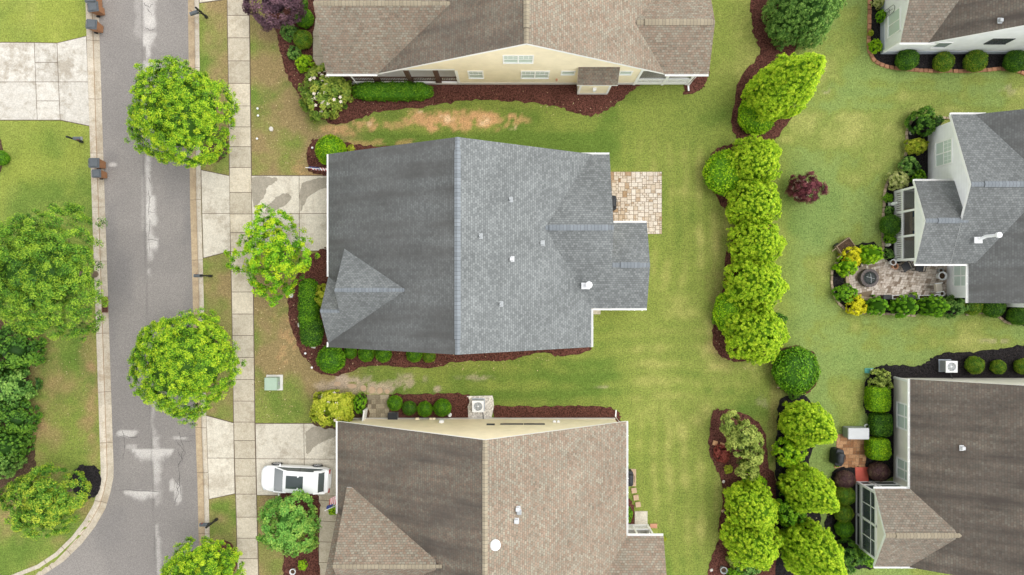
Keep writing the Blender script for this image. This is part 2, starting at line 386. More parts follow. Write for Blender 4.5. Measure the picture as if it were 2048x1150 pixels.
# mowing stripes: lighter and darker passes of the mower
hs_ = .5 + .5*np.sin((V + 34*(n6-.5) + .02*(U-1240))*6.2832/33)
vs_ = .5 + .5*np.sin((U + 40*(n6-.5))*6.2832/31)
wH = ss(625, 665, V)*(1-ss(790, 815, V))*ss(860, 1000, U)*(1-ss(1430, 1560, U))
wV = (1-ss(540, 600, V))*ss(1200, 1300, U)*(1-ss(1460, 1500, U))*ss(250, 300, V) + ss(820, 870, V)*ss(1240, 1270, U)*(1-ss(1430, 1480, U))
wV2 = ss(1560, 1640, U)*.2; wH2 = ss(1560, 1700, U)*ss(130, 170, V)*(1-ss(230, 290, V))*.6 + ss(1650, 1750, U)*ss(620, 650, V)*(1-ss(720, 750, V))*.5
dry += .20*(hs_-.5)*(wH + wH2) + .19*(vs_-.5)*(wV + wV2)
dry += .06*back - .30*ss(660,760,U)*(1-ss(1180,1290,U))*(ss(255,275,V)*(1-ss(330,350,V)) + ss(715,740,V)*(1-ss(790,830,V))) - .12*ss(1150,1250,U)*(1-ss(1440,1480,U))*(1-ss(230,330,V)) - .12*(1-ss(190,220,U))*ss(250,300,V)  # turf strips beside the houses coloured darker, standing in for the shade there
dry += .16*blob(1700, 290, 130, 75) + .20*blob(1660, 260, 90, 40) + .08*blob(1400, 960, 60, 200) + .15*blob(1730, 680, 200, 30) + .2*blob(1690, 800, 40, 60) + .2*blob(1460, 700, 50, 90)
dry -= .25*blob(1620, 420, 70, 60) + .2*blob(1650, 690, 80, 40) + .16*blob(1590, 600, 40, 120)
lush = np.array([.095, .150, .026]); mid = np.array([.168, .205, .043]); yel = np.array([.300, .292, .088]); brn = np.array([.225, .162, .080])
def lerp(a, b, t): return a + (b-a)*t[..., None]
d = np.clip(dry, 0, 1)
col = lerp(lerp(np.broadcast_to(lush, X.shape+(3,)), mid, ss(0, .48, d)), yel, ss(.45, 1.0, d))
# cooler, bluer turf on the far right lawns
cool = ss(1545, 1620, U)*(.25 + .75*ss(.45, .62, 1-d))
col = lerp(col, np.array([.20, .28, .095]), cool*.5)
# thin brownish front lawns and verges
front = ss(395, 420, U)*(1-ss(640, 760, U)) * np.clip(.80 + 2.6*(n2-.5) + 1.0*(n6-.5), 0, 1)
front *= 1 - .7*blob(560, 830, 70, 60, .3)
front += .45*ss(500, 540, U)*(1-ss(610, 650, U))*ss(590, 640, V)*(1-ss(740, 780, V))
col = lerp(col, brn, np.clip(front*.95, 0, .9))
lf = (1-ss(160, 215, U))*ss(640, 700, V)*np.clip(.1 + 3.0*(n2-.52), 0, 1); col = lerp(col, np.array([.24, .15, .085]), lf*.5)
lf2 = (1-ss(150, 200, U))*(1-ss(420, 500, V)); col = lerp(col, np.array([.22, .25, .04]), lf2*.45*ss(.35, .65, n6))
# bare soil and mud
soil = np.array([.45, .265, .13]); soil2 = np.array([.62, .46, .29]); mud = np.array([.36, .285, .215]); redmud = np.array([.25, .145, .085])
bare = np.zeros_like(X); pal = np.zeros_like(X)
for k, (u, v, ru, rv, s) in enumerate([(845,235,26,12,1),(880,241,70,20,1),(950,240,70,17,1.05),(1010,243,40,14,.7),(735,248,28,12,.85),(690,260,40,10,.75),(790,250,40,9,.6),(622,300,10,12,.7),(596,345,12,8,.5),(600,335,30,20,.35),(840,222,12,8,.8),(660,268,30,8,.5),(578,660,22,46,.5),(565,722,18,20,.45),(700,290,70,8,.55),(800,286,90,7,.5)]):
    bare = np.maximum(bare, s*blob(u, v, ru, rv, .75, .5, k))
for (u, v, ru, rv) in [(899,238,10,8),(968,242,12,9),(840,222,6,4),(1026,256,8,7),(735,249,8,5),(885,235,6,5)]: pal = np.maximum(pal, blob(u, v, ru, rv, .6, .4, 3))
nb = fbm(X, Y, .38, 3, 77); bare = np.clip(bare, 0, 1)*ss(.34, .60, nb + .35*(bare-.55)); pal *= ss(.35, .55, nb)
col = lerp(col, soil, bare*.95); col = lerp(col, soil2, pal*.8)
mw = np.zeros_like(X)
for k, (u, v, ru, rv, s) in enumerate([(690,765,46,16,1),(745,775,45,12,.9),(640,795,14,30,.8),(665,775,30,14,.9),(725,790,60,7,.7),(812,765,18,18,.75),(785,765,16,10,.65),(835,758,16,8,.4),(876,778,6,6,.8),(950,755,30,5,.5),(1205,776,14,4,.5),(1520,805,20,20,.3),(1990,682,30,5,.4),(2015,180,16,10,.35),(1650,183,10,7,.5)]):
    mw = np.maximum(mw, s*blob(u, v, ru, rv, .8, .5, 60+k))
col = lerp(col, mud, np.clip(mw, 0, 1)*ss(.34, .58, nb+.3*(mw-.5))*.95)
for k, (u, v, ru, rv, s) in enumerate([(178,700,16,60,.6),(185,800,14,60,.7),(120,770,30,30,.4),(172,845,14,14,.7),(185,900,12,30,.5),(60,700,40,60,.6),(50,850,40,60,.7),(30,990,40,60,.5),(170,1010,18,20,.6),(120,1080,14,10,.4),(1553,860,14,160,.4),(1440,620,18,120,.35),(1450,690,30,30,.4)]):
    col = lerp(col, redmud*1.1, np.clip(s*.75*blob(u, v, ru, rv, .9, .6, 90+k)*(.4+1.1*n05), 0, .9))
col *= (1.14 + .16*(n05-.5))[..., None]
# the street bed lies below the turf (the kerb covers the step)
inroad = (U > interp_u(ROAD_L, V) - 17) & (U < interp_u(ROAD_R, V) + 17)
kk = V > 1183
Z = np.where(inroad, -.16, 0.0) + .012*(n2-.5)*np.where(inroad, 0, 1)
def grid_mesh(name, X, Y, Z, cols):
    ny, nx = X.shape; me = bpy.data.meshes.new(name); nv = nx*ny
    me.vertices.add(nv); me.vertices.foreach_set('co', np.stack([X, Y, Z], -1).astype(np.float32).ravel())
    i = np.arange(nv).reshape(ny, nx); q = np.stack([i[:-1, :-1], i[:-1, 1:], i[1:, 1:], i[1:, :-1]], -1).reshape(-1, 4)
    nf = len(q); me.loops.add(nf*4); me.loops.foreach_set('vertex_index', q.ravel().astype(np.int32))
    me.polygons.add(nf); me.polygons.foreach_set('loop_start', np.arange(0, nf*4, 4, dtype=np.int32)); me.polygons.foreach_set('loop_total', np.full(nf, 4, np.int32))
    a = me.color_attributes.new('albedo', 'FLOAT_COLOR', 'POINT'); a.data.foreach_set('color', np.concatenate([cols, np.ones(cols.shape[:2]+(1,))], -1).astype(np.float32).ravel())
    me.update(); me.validate(); me.polygons.foreach_set('use_smooth', [True]*nf); return me
def albedo_mat(name, s1, s2, a1, a2, bump, dist=.03):
    m = mat(name, (.2, .2, .1), .95, spec=.1); t = NT(m); o = t.obj()
    f1 = t.noise(o, s1, 4, .7); f2 = t.noise(o, s2, 2, .7)
    c = t.mix(1.0, t.at('albedo')[0], t.ramp(f1, [(.36, 1-a1), (.64, 1+a1)]), 'MULTIPLY')
    c = t.mix(1.0, c, t.ramp(f2, [(.38, 1-a2), (.62, 1+a2)]), 'MULTIPLY')
    t.col(c); t.bump(t.math('ADD', f1, f2), bump, dist); return m
M['grass'] = albedo_mat('turf', 4, 11, .13, .26, .6, .04)
M['asphalt'] = albedo_mat('asphalt', 9, 15, .08, .17, .35, .01)
g = grid_mesh('lawn', X, Y, Z, col); g.materials.append(M['grass']); struct(link('lawn', g))

# ------------------------------------------------------------------ road
rx = np.concatenate([[-70, -55, -45, -38], np.arange(-34, -21.49, .11)]); ry = np.concatenate([[-120, -60, -35], np.arange(-22, 21.01, .11), [30, 60, 120]])
XR, YR = np.meshgrid(rx, ry); U = 1024 + XR*F/H*1.0; V = 575 - YR*F/H; X0, Y0, X, Y = X, Y, XR, YR
k_ = (H+.12)/H; U = 1024 + XR*F/(H+.12); V = 575 - YR*F/(H+.12)
a6 = fbm(X, Y, 3, 4, 5); a1 = fbm(X, Y, .7, 4, 6)
asph = np.array([.210, .195, .183]); darkp = np.array([.160, .152, .150]); pale = np.array([.50, .475, .445])
col = lerp(np.broadcast_to(asph, X.shape+(3,)), np.array([.232, .215, .20]), ss(.35, .65, a6))
def rb(u, v, ru, rv, wob=.35, soft=.15, seed=0):
    dd = np.maximum(np.abs((U-u)/ru), np.abs((V-v)/rv))*.5 + np.hypot((U-u)/ru, (V-v)/rv)*.5 + wob*(fbm(X, Y, .55, 4, 141+seed)-.5)*2
    return 1 - ss(1-soft, 1+soft, dd)
wet = np.zeros_like(X)
for u, v, ru, rv, s in [(235,560,30,50,.8),(220,480,12,60,.5),(222,640,12,80,.4),(378,430,12,60,.6),(360,370,30,40,.5),(232,880,10,40,.5),(230,1030,22,16,.4),(215,1070,30,30,.4),(222,320,14,18,.6),(380,620,10,60,.4)]:
    wet = np.maximum(wet, s*rb(u, v, ru, rv, .4, .6, 2))
col = lerp(col, darkp, wet*.75)
lightm = np.zeros_like(X)
cl = lambda v: np.interp(v, [0, 320, 520, 870, 1150], [287, 290, 294, 305, 314])       # the paving seam near the crown of the road
def seam(v0, v1, wl, wr, s=1.0, seed=0):
    w = 5*(fbm(X, Y, .6, 4, 171+seed)-.5)*2
    return s*ss(-1.5, 2.5, U-(cl(V)-wl)+w*.4)*(1-ss(wr-5, wr+5, U-cl(V)+w*1.5))*ss(v0-3, v0+5, V+w*.6)*(1-ss(v1-9, v1+9, V+2*w))*(.8+.4*(a1-.5)*2)
for a in [(-10,62,1,25,.95,0),(62,92,3,22,.9,1),(80,122,-4,14,.85,2),(122,160,2,31,.9,3),(310,330,0,11,.85,4),(326,398,0,11,.95,5),(390,455,0,19,.95,6),(450,480,0,11,.95,7),(474,500,0,22,.95,8),(495,522,-2,9,.8,9),(538,550,0,8,.85,10),(795,900,1,5,.5,11),(870,972,1,13,.72,12),(972,1012,0,13,.4,13),(1048,1085,0,7,.8,14),(1080,1150,0,9,.75,15)]: lightm = np.maximum(lightm, seam(*a))
for k, (u, v, ru, rv, s) in enumerate([(254,867,20,6,.8),(345,970,6,12,.7),(355,988,7,20,.7),(362,876,14,4,.5),(225,329,8,4,.75),(286,410,3,50,.2),(284,20,14,60,.25)]):
    lightm = np.maximum(lightm, s*rb(u, v, ru, rv, .55, .3, 10+k))
def drip(u0, u1, v0, dv, s, seed):      # dried patch: crisp upper edge along a joint, feathered below
    w = (fbm(X, Y, .5, 4, 300+seed)-.5)*2; e = np.sin(np.clip((U-u0)/(u1-u0), 0, 1)*math.pi)**.4
    return s*ss(u0-2, u0+6, U+5*w)*(1-ss(u1-6, u1+3, U+5*w))*ss(v0-1, v0+1.5, V+1.2*w)*(1-ss(.25, 1.0, (V-v0)/(dv*np.maximum(e, .05)) + .45*w))
for a in [(262,348,897,32,.85,1),(246,320,981,26,.8,2),(250,275,889,20,.5,3)]: lightm = np.maximum(lightm, drip(*a))
col = lerp(col, pale, np.clip(lightm, 0, 1)*.95)
seamline = np.exp(-((U-cl(V)+3)/1.2)**2)*.22; col = col*(1-seamline[..., None])
g = grid_mesh('road', X, Y, np.full_like(X, -.12), col); g.materials.append(M['asphalt']); struct(link('road', g))
# cracks in the asphalt: thin sealed lines
mb = MB()
def crack(pts, w=.017, jit=4):
    q = []
    for (a, b) in zip(pts, pts[1:]):
        for t in np.linspace(0, 1, 5)[:-1]: q.append((a[0]+(b[0]-a[0])*t + random.uniform(-jit, jit)*.5, a[1]+(b[1]-a[1])*t + random.uniform(-jit, jit)*.5))
    q.append(pts[-1]); w3 = [P(u, v, -.12) for u, v in q]
    for a, b in zip(w3, w3[1:]):
        d_ = (b-a).normalized(); n_ = Vector((-d_.y, d_.x, 0))*w*random.uniform(.4, 1)
        mb.poly([(a-n_)+Vector((0,0,.006)), (b-n_)+Vector((0,0,.006)), (b+n_)+Vector((0,0,.006)), (a+n_)+Vector((0,0,.006))])
for c in ([(245,864),(252,890),(246,920)],[(360,866),(368,900),(357,935),(362,990)],[(350,880),(372,905),(356,930)],[(348,955),(358,970),(350,1000)],[(360,945),(352,975),(360,985),(350,1008)],[(356,900),(366,925)],[(288,8),(300,14),(306,6)],[(297,18),(304,34)],[(290,55),(300,60),(310,58)],[(300,424),(312,424)],[(296,380),(300,400),(298,430)],[(300,440),(299,500)],[(296,478),(316,482)],[(297,355),(302,366)],[(232,979),(320,984)],[(240,872),(275,874)],[(362,874),(392,872)],[(384,880),(366,884)]): crack(c)
struct(mb.build('road_cracks', mat('crack_filler', (.07, .065, .065), .9)))

# ------------------------------------------------------------------ kerbs with gutter pans
M['kerb'] = concrete('kerb_concrete', (.50, .45, .37), (.44, .385, .305), (.34, .27, .185), .2, .6)
M['gutter'] = concrete('stained_gutter', (.42, .33, .215), (.35, .265, .17), (.30, .23, .155), .2, .6)
M['gutterl'] = concrete('pale_gutter', (.48, .425, .34), (.41, .355, .275), (.32, .26, .18), .2, .6)
def sweep(name, line, side, joints, gm):
    pts = []
    for a, b in zip(line, line[1:]):
        n = max(1, int(math.hypot(b[0]-a[0], b[1]-a[1])/9))
        for k in range(n): pts.append((a[0]+(b[0]-a[0])*k/n, a[1]+(b[1]-a[1])*k/n))
    pts.append(line[-1]); pts = [p for p in pts if -700 < p[1] < 1890]
    W = [P(u, v, -.12) for u, v in pts]; mb = MB()
    prof = [(-.03, -.20), (-.03, -.110), (.30, -.114), (.40, -.106), (.47, -.03), (.56, .018), (.80, .022), (.80, -.2)]
    rows = []
    for i, p in enumerate(W):
        d_ = (W[min(i+1, len(W)-1)] - W[max(i-1, 0)]).normalized(); n_ = Vector((-d_.y, d_.x, 0))*side
        rows.append([Vector((p.x+n_.x*o, p.y+n_.y*o, z)) for o, z in prof])
    for i, (a, b) in enumerate(zip(rows, rows[1:])):
        tone = (int(pts[i][1]//115)*37 % 10)/10
        for k in range(len(prof)-1): mb.poly([a[k], b[k], b[k+1], a[k+1]], None, 1 if k < 3 else 0, tone)
    for jv in joints:                                        # tooled joints
        i = min(range(len(pts)), key=lambda q: abs(pts[q][1]-jv) if pts[q][1] > -50 else 1e9)
        r = rows[i]; d_ = (rows[min(i+1, len(rows)-1)][0]-r[0]).normalized()*.014
        for k in range(1, len(prof)-2): 
            up = Vector((0, 0, .004)); mb.poly([r[k]-d_+up, r[k]+d_+up, r[k+1]+d_+up, r[k+1]-d_+up], None, 2, .5)
    # silt line where the pan meets the face
    for a, b in zip(rows, rows[1:]):
        up = Vector((0, 0, .004)); mb.poly([a[3]+up, b[3]+up, b[3].lerp(b[4], .35)+up, a[3].lerp(a[4], .35)+up], None, 3, .5)
    struct(mb.build(name, [M['kerb'], gm, M['joint'], mat('gutter_silt', (.25, .17, .10), 1)]))
sweep('kerb', ROAD_L, -1, [84,195,306,414,526,666,786,886,1006,1106,1140], M['gutterl'])
sweep('kerb', ROAD_R, 1, [135,270,396,523,640,760,852,946,1066], M['gutter'])

# ------------------------------------------------------------------ sidewalk, drives, paths
def inset(p, d):
    """pull a convex polygon in by d metres"""
    n = len(p); c = sum(p, Vector((0, 0, 0)))/n; out = []
    for i in range(n):
        a, b, q = p[i-1], p[i], p[(i+1) % n]
        e1 = (b-a).normalized(); e2 = (q-b).normalized()
        n1 = Vector((-e1.y, e1.x, 0)); n2 = Vector((-e2.y, e2.x, 0))
        if n1.dot(c-b) < 0: n1 = -n1
        if n2.dot(c-b) < 0: n2 = -n2
        m = (n1+n2); m = m/max(m.length_squared, .2)*2*.5*1.0
        out.append(b + (n1+n2)*d/(1+max(n1.dot(n2), -.5)))
    return out
def slabs(name, polys, m, top=.03, gap=.019, base=True):
    mb = MB()
    for p in polys:
        q = inset(px(p), gap); mb.prism(q, -.05, top, 0, random.random(), False)
        if base: mb.prism(inset(px(p), -.035), -.06, top-.012-.0012*(polys.index(p) % 7), 1, .5, False)
    return struct(mb.build(name, [m, M['joint']]))
def bil(quad, s, t):
    a, b, c, d = [np.array(q, float) for q in quad]; return tuple((a*(1-s)+b*s)*(1-t) + (d*(1-s)+c*s)*t)
def grid_slabs(quad, ss_, ts):
    return [[bil(quad, s0, t0), bil(quad, s1, t0), bil(quad, s1, t1), bil(quad, s0, t1)] for s0, s1 in zip(ss_, ss_[1:]) for t0, t1 in zip(ts, ts[1:])]
SWL = [(454,-400),(454.6,0),(458,220),(460,430),(463.5,576),(468,864),(473.5,1050),(475.5,1150),(481,1500)]
SWR = [(498,-400),(498.5,0),(501,220),(504,430),(506.5,576),(510,864),(514.5,1050),(517,1150),(523,1500)]
jv = list(range(-400, 0, 45)) + [-14,31,76,122,167,212,254,293.5,335,385,428,465,503,543,584,628,671,715,759,802,844,881,917,952,988,1034,1076,1117,1158] + list(range(1203, 1500, 45))
sw = [[(interp_u(SWL, a), a), (interp_u(SWR, a), a), (interp_u(SWR, b), b), (interp_u(SWL, b), b)] for a, b in zip(jv, jv[1:])]
slabs('sidewalk', sw, M['sidewalk'], .032, .02)
slabs('driveway', [[(402.5,340),(459.5,352),(460.3,427),(404.5,427)], [(404.5,427),(460.3,427),(461.5,502),(407,516)]] +
      grid_slabs([(503,351.5),(690,351.5),(690,501),(505,503)], [0,.51,1], [0,.503,1]), M['drive'])
slabs('walkway', grid_slabs([(638.5,501),(670,501),(670,640),(639,640)], [0,1], [0,.155,.42,.7,1]), M['sidewalk'])
slabs('driveway', [[(412.5,831),(467.5,846),(468.5,916),(415.5,916)], [(415.5,916),(468.5,916),(470,987),(418.5,998)]] +
      grid_slabs([(511,847),(706,847),(706,992),(514,990)], [0,.497,1], [0,.492,1]), M['drive'])
slabs('walkway', grid_slabs([(637.5,989),(676,992),(676,1170),(638,1170)], [0,1], [0,.06,.29,.52,.75,1]), M['sidewalk'])
slabs('driveway', [[(-60,85),(69,85.5),(72,164),(-60,164)], [(-60,164),(72,164),(75,240),(-60,240)], [(69,85.5),(114.5,86.5),(115.7,125),(70.5,125)], [(70.5,125),(115.7,125),(117.5,164),(72,164)],
      [(72,164),(117.5,164),(119,202),(73.5,202)], [(73.5,202),(119,202),(121,240),(75,240)], [(114.5,86.5),(173,72.5),(176.5,164),(117.5,164)], [(117.5,164),(176.5,164),(180,252),(121,240)]], M['drive_pale'])
slabs('walkway', grid_slabs([(626,20),(660,20),(660,158),(626,158)], [0,1], [0,.38,.67,1]), M['sidewalk'])
slabs('driveway', grid_slabs([(400,-30),(456,-30),(456,-2),(399,6)], [0,1], [0,1]), M['drive'])

# ------------------------------------------------------------------ planting beds
def bed(name, pts, m, h=.035, n=5, jit=.05):
    q = [P(u, v) for u, v in catmull(pts, True, n)]; dense = []
    for a, b in zip(q, q[1:]+q[:1]):
        k = max(1, int((b-a).length/.22))
        for i in range(k): p = a.lerp(b, i/k); dense.append((p.x+random.gauss(0, jit), p.y+random.gauss(0, jit)))
    from mathutils.geometry import delaunay_2d_cdt
    k = len(dense); xs = [p[0] for p in dense]; ys = [p[1] for p in dense]; inner = []
    for x in np.arange(min(xs), max(xs), .4):
        for y in np.arange(min(ys), max(ys), .4): inner.append((x+random.uniform(-.12, .12), y+random.uniform(-.12, .12)))
    pts = [Vector(p) for p in dense] + [Vector(p) for p in inner]
    vo, eo, fo, ov, oe, of = delaunay_2d_cdt(pts, [], [list(range(k))], 2, 1e-4)
    mb = MB(); P2 = np.array(dense)
    hz = [h + .045*min(1, float(np.min(np.hypot(P2[:, 0]-v.x, P2[:, 1]-v.y)))/.5) + random.uniform(-.008, .008) for v in vo]
    for f in fo:
        if len(f) == 3: mb.poly([(vo[i].x, vo[i].y, hz[i]) for i in f])
    for i in range(k):
        a_, b_ = dense[i], dense[(i+1) % k]; mb.poly([(a_[0], a_[1], -.05), (b_[0], b_[1], -.05), (b_[0], b_[1], h), (a_[0], a_[1], h)])
    me = mb.build(name, m, None, True); return struct(me)
bed('mulch_bed', [(530,-20),(536,20),(549,46),(553,65),(559,95),(566,125),(572,145),(585,172),(605,200),(625,222),(647,241),(667,249),(687,247),(707,241),(737,230),(777,221),(832,216),(862,211),(902,205),(942,201),(988,201),(1024,204),(1069,206),(1106,211),(1129,217),(1149,225),(1169,231),(1184,232),(1204,225),(1224,215),(1244,200),(1259,185),(1276,168),(1200,155),(1000,152),(800,150),(690,140),(632,130),(627,60),(627,-20)], M['mulch'])
bed('mulch_bed', [(1367,190),(1370,174),(1386,150),(1418,140),(1418,152),(1412,164),(1404,178),(1390,185)], M['mulch'])
bed('mulch_bed', [(1510,-20),(1507,62),(1515,85),(1520,108),(1483,150),(1470,200),(1464,245),(1469,270),(1484,284),(1510,288),(1540,284),(1560,268),(1580,235),(1590,180),(1580,120),(1620,60),(1620,-20)], M['mulch'])
bed('mulch_bed', [(1420,315),(1421,368),(1440,405),(1458,430),(1471,452),(1464,480),(1452,510),(1448,560),(1441,600),(1429,640),(1425,672),(1431,700),(1446,715),(1475,724),(1520,715),(1542,690),(1545,600),(1545,500),(1540,400),(1530,310),(1480,288),(1440,295)], M['mulch'])
bed('mulch_bed', [(1590,691),(1625,705),(1637,740),(1628,775),(1600,790),(1570,785),(1548,760),(1545,730),(1560,702)], M['mulch'])
bed('black_mulch_bed', [(1562,795),(1555,820),(1552,880),(1550,960),(1548,1050),(1549,1150),(1550,1230),(1690,1230),(1665,1120),(1640,1060),(1640,1000),(1618,920),(1640,870),(1620,800),(1590,790)], M['black_mulch'])
bed('mulch_bed', [(1424,826),(1440,820),(1456,818),(1472,822),(1510,840),(1530,870),(1536,930),(1552,960),(1553,1050),(1552,1150),(1552,1220),(1419,1220),(1419,1128),(1429,1102),(1437,1075),(1441,1037),(1444,1000),(1443,970),(1438,950),(1427,930),(1419,907),(1418,880)], M['mulch'])
bed('black_mulch_bed', [(1740,-20),(1739,50),(1739,95),(1745,112),(1756,123),(1777,131),(1812,136),(1862,139),(1947,139),(2000,135),(2025,137),(2060,150),(2110,170),(2110,90),(1900,95),(1775,95),(1775,-20)], M['black_mulch'])
bed('black_mulch_bed', [(1900,238),(1840,236),(1821,247),(1813,270),(1816,290),(1811,312),(1803,338),(1785,354),(1777,364),(1771,381),(1769,413),(1767,463),(1768,518),(1820,520),(1880,440),(1880,260)], M['black_mulch'])
bed('black_mulch_bed', [(1690,500),(1668,535),(1664,555),(1665,576),(1672,596),(1684,610),(1700,620),(1732,624),(1780,626),(1880,630),(1940,626),(1985,624),(2003,637),(2020,645),(2060,650),(2060,590),(1890,590),(1700,596),(1690,560),(1740,520),(1768,515),(1745,485)], M['black_mulch'])
bed('black_mulch_bed', [(1749,737),(1761,731),(1782,729),(1812,732),(1837,731),(1854,724),(1872,711),(1892,706),(1937,704),(1987,701),(2060,696),(2060,790),(1820,790),(1800,850),(1800,940),(1735,960),(1736,842),(1730,826),(1728,801),(1730,771),(1737,752)], M['black_mulch'])
bed('black_mulch_bed', [(1710,932),(1680,934),(1667,942),(1660,962),(1656,1020),(1650,1050),(1654,1075),(1666,1100),(1690,1133),(1760,1135),(1800,1110),(1760,1000),(1735,950)], M['black_mulch'])
bed('mulch_bed', [(640,500),(620,516),(600,542),(583,568),(577,592),(578,625),(585,660),(595,690),(608,715),(625,735),(648,748),(682,749),(720,736),(742,731),(800,733),(850,735),(880,733),(912,724),(960,722),(1000,723),(1030,718),(1054,710),(1080,705),(1100,707),(1129,711),(1159,707),(1180,695),(1100,680),(700,670),(660,560),(655,500)], M['mulch'])
bed('mulch_bed', [(640,280),(624,282),(614,302),(615,326),(623,344),(660,350),(720,340),(800,310),(840,292),(760,292),(720,290),(690,284)], M['mulch'])
bed('mulch_bed', [(780,800),(780,792),(786,789),(850,788),(937,790),(938,836),(985,836),(986,813),(1024,812),(1100,813),(1204,813),(1228,818),(1239,829),(1244,843),(1236,856),(1100,860),(900,860),(800,860),(782,858),(780,848),(780,820)], M['mulch'])
bed('mulch_bed', [(700,800),(733,788),(737,850),(690,860),(630,850),(622,820),(650,795)], M['soil'])
bed('mulch_bed', [(560,990),(600,986),(637,994),(637,1100),(637,1180),(572,1180),(569,1122),(567,1107),(556,1060)], M['mulch'])
bed('black_mulch_bed', [(173,929),(195,938),(202,963),(196,988),(176,997),(154,990),(143,965),(152,938)], M['black_mulch'])
bed('mulch_bed', [(428,256),(452,272),(457,298),(446,318),(425,326),(405,312),(402,280),(412,262)], M['soil'])
bed('mulch_bed', [(436,676),(458,690),(460,716),(448,735),(428,738),(412,722),(412,692)], M['soil'])
bed('mulch_bed', [(448,1080),(468,1095),(473,1125),(462,1150),(438,1160),(418,1140),(418,1105)], M['mulch'])
bed('mulch_bed', [(1254,1000),(1262,1000),(1268,1020),(1268,1055),(1254,1055)], M['mulch'])
bed('mulch_bed', [(-30,280),(2,282),(3,320),(-2,352),(-30,352)], M['soil'])
bed('mulch_bed', [(-40,660),(52,668),(60,740),(50,860),(66,890),(70,960),(20,985),(-40,985)], M['soil'])

# ------------------------------------------------------------------ patios
def ashlar(name, quad, m, cell, dens=.5, gap=.014, h=.04, keep=None, big=True, warm=None):
    a, b, c, d_ = px(quad); ex = (b-a); ey = (d_-a); nx = int(ex.length/cell); ny = int(ey.length/cell)
    occ = np.zeros((nx, ny), bool); mb = MB()
    sizes = [(2,2),(2,1),(1,2),(2,2),(3,2),(2,3),(1,1)] if big else [(1,1),(1,1),(2,1),(1,2)]
    for i in range(nx):
        for j in range(ny):
            if occ[i, j]: continue
            random.shuffle(sizes)
            for w, l in sizes + [(1, 1)]:
                if i+w <= nx and j+l <= ny and not occ[i:i+w, j:j+l].any() : break
            occ[i:i+w, j:j+l] = True
            q = [a + ex*(x/nx) + ey*(y/ny) for x, y in ((i, j), (i+w, j), (i+w, j+l), (i, j+l))]
            cc = sum(q, Vector((0,0,0)))/4
            if keep and not keep(cc): continue
            tn = random.random()**.8
            if warm: tn = np.clip(tn*.75 + warm(cc), 0, 1)
            mb.prism([p.lerp(cc, gap/ max(.1,(p-cc).length)) for p in q], -.02, h + random.uniform(-.004, .004), 0, float(tn), False)
    o = [a, b, c, d_]; mb.prism(o, -.03, h-.012, 1, .5, False)
    return mb, struct(mb.build(name, [m, mat('paver_sand', (.20, .15, .10), 1)]))
ashlar('patio', [(1180,343.5),(1323.5,343.5),(1323.5,468),(1180,468)], M['flagstone'], .15, gap=.026, warm=lambda c: .30*ss(7.0, 9.5, c.x) + .25*(vnoise(c.x*.8, c.y*.8, 3)-.5))
def in_rt2(c):
    u, v = 1024 + c.x*F/H, 575 - c.y*F/H
    return (u-1735)**2 + (v-558)**2 < 47**2 or (u > 1735 and v > 513)
mbq = MB()
ashlar('patio', [(1768,514),(1915,522),(1915,592),(1740,594)], M['cobble'], .17, big=False)
ashlar('patio', [(1692,530),(1768,514),(1742,596),(1700,590)], M['cobble'], .17, big=False)
ashlar('patio', [(1674,868),(1736,868),(1736,936),(1668,936)], M['brickpatio'], .23, big=False, gap=.016)
ashlar('patio', [(734,790),(778,789),(778,836),(735,836)], M['tilegrey'], .3, big=False)
mb = MB(); mb.prism(px([(1709,934),(1735,934),(1736,970),(1710,970)]), -.02, .11); struct(mb.build('red_step_slab', M['redpad'], bevel=.01))
mb = MB(); mb.prism(px([(934,792),(985,791),(987,800),(988,812),(983,836),(937,837)]), -.02, .05); struct(mb.build('gravel_pad', M['gravel']))
mb = MB(); mb.prism(px([(1168,611),(1201,611),(1201,628.5),(1168,628.5)]), -.02, .05); struct(mb.build('door_slab', M['drive'], bevel=.01))
mb = MB(); mb.prism(px([(1250,937),(1272,938),(1272,972),(1250,973)]), -.02, .045); struct(mb.build('grill_pad', M['step_stone'], bevel=.01))
mb = MB(); mb.prism(px([(1269,1022),(1294.5,1022),(1294.5,1052),(1269,1052)]), -.02, .10); struct(mb.build('porch_step_slab', M['drive'], bevel=.01))

def wet(pts, n=5):
    q = [P(u+random.uniform(-1.2, 1.2), v+random.uniform(-1.2, 1.2)) for u, v in catmull(pts, True, n)]
    bm = bmesh.new(); f = bm.faces.new([bm.verts.new((p.x, p.y, .0345)) for p in q]); bmesh.ops.triangulate(bm, faces=[f], ngon_method='EAR_CLIP')
    bmesh.ops.recalc_face_normals(bm, faces=bm.faces); me = bpy.data.meshes.new('wet_patch'); bm.to_mesh(me); bm.free(); me.materials.append(M['wet_concrete'])
    if sum(p.normal.z*p.area for p in me.polygons) < 0: me.flip_normals()
    struct(link('wet_patch', me))
wet([(546,402),(556,392),(570,387),(580,390),(582,398),(574,408),(560,416),(544,424),(530,422),(538,410)])
wet([(506,356),(540,355),(556,358),(546,368),(534,376),(530,392),(520,404),(510,416),(506,400)])
wet([(602,372),(618,362),(640,356),(657,356),(657,372),(644,378),(628,386),(616,396),(607,412),(601,420)])
wet([(613,862),(640,852),(672,851),(675,868),(660,878),(640,886),(626,896),(614,908),(612,885)])
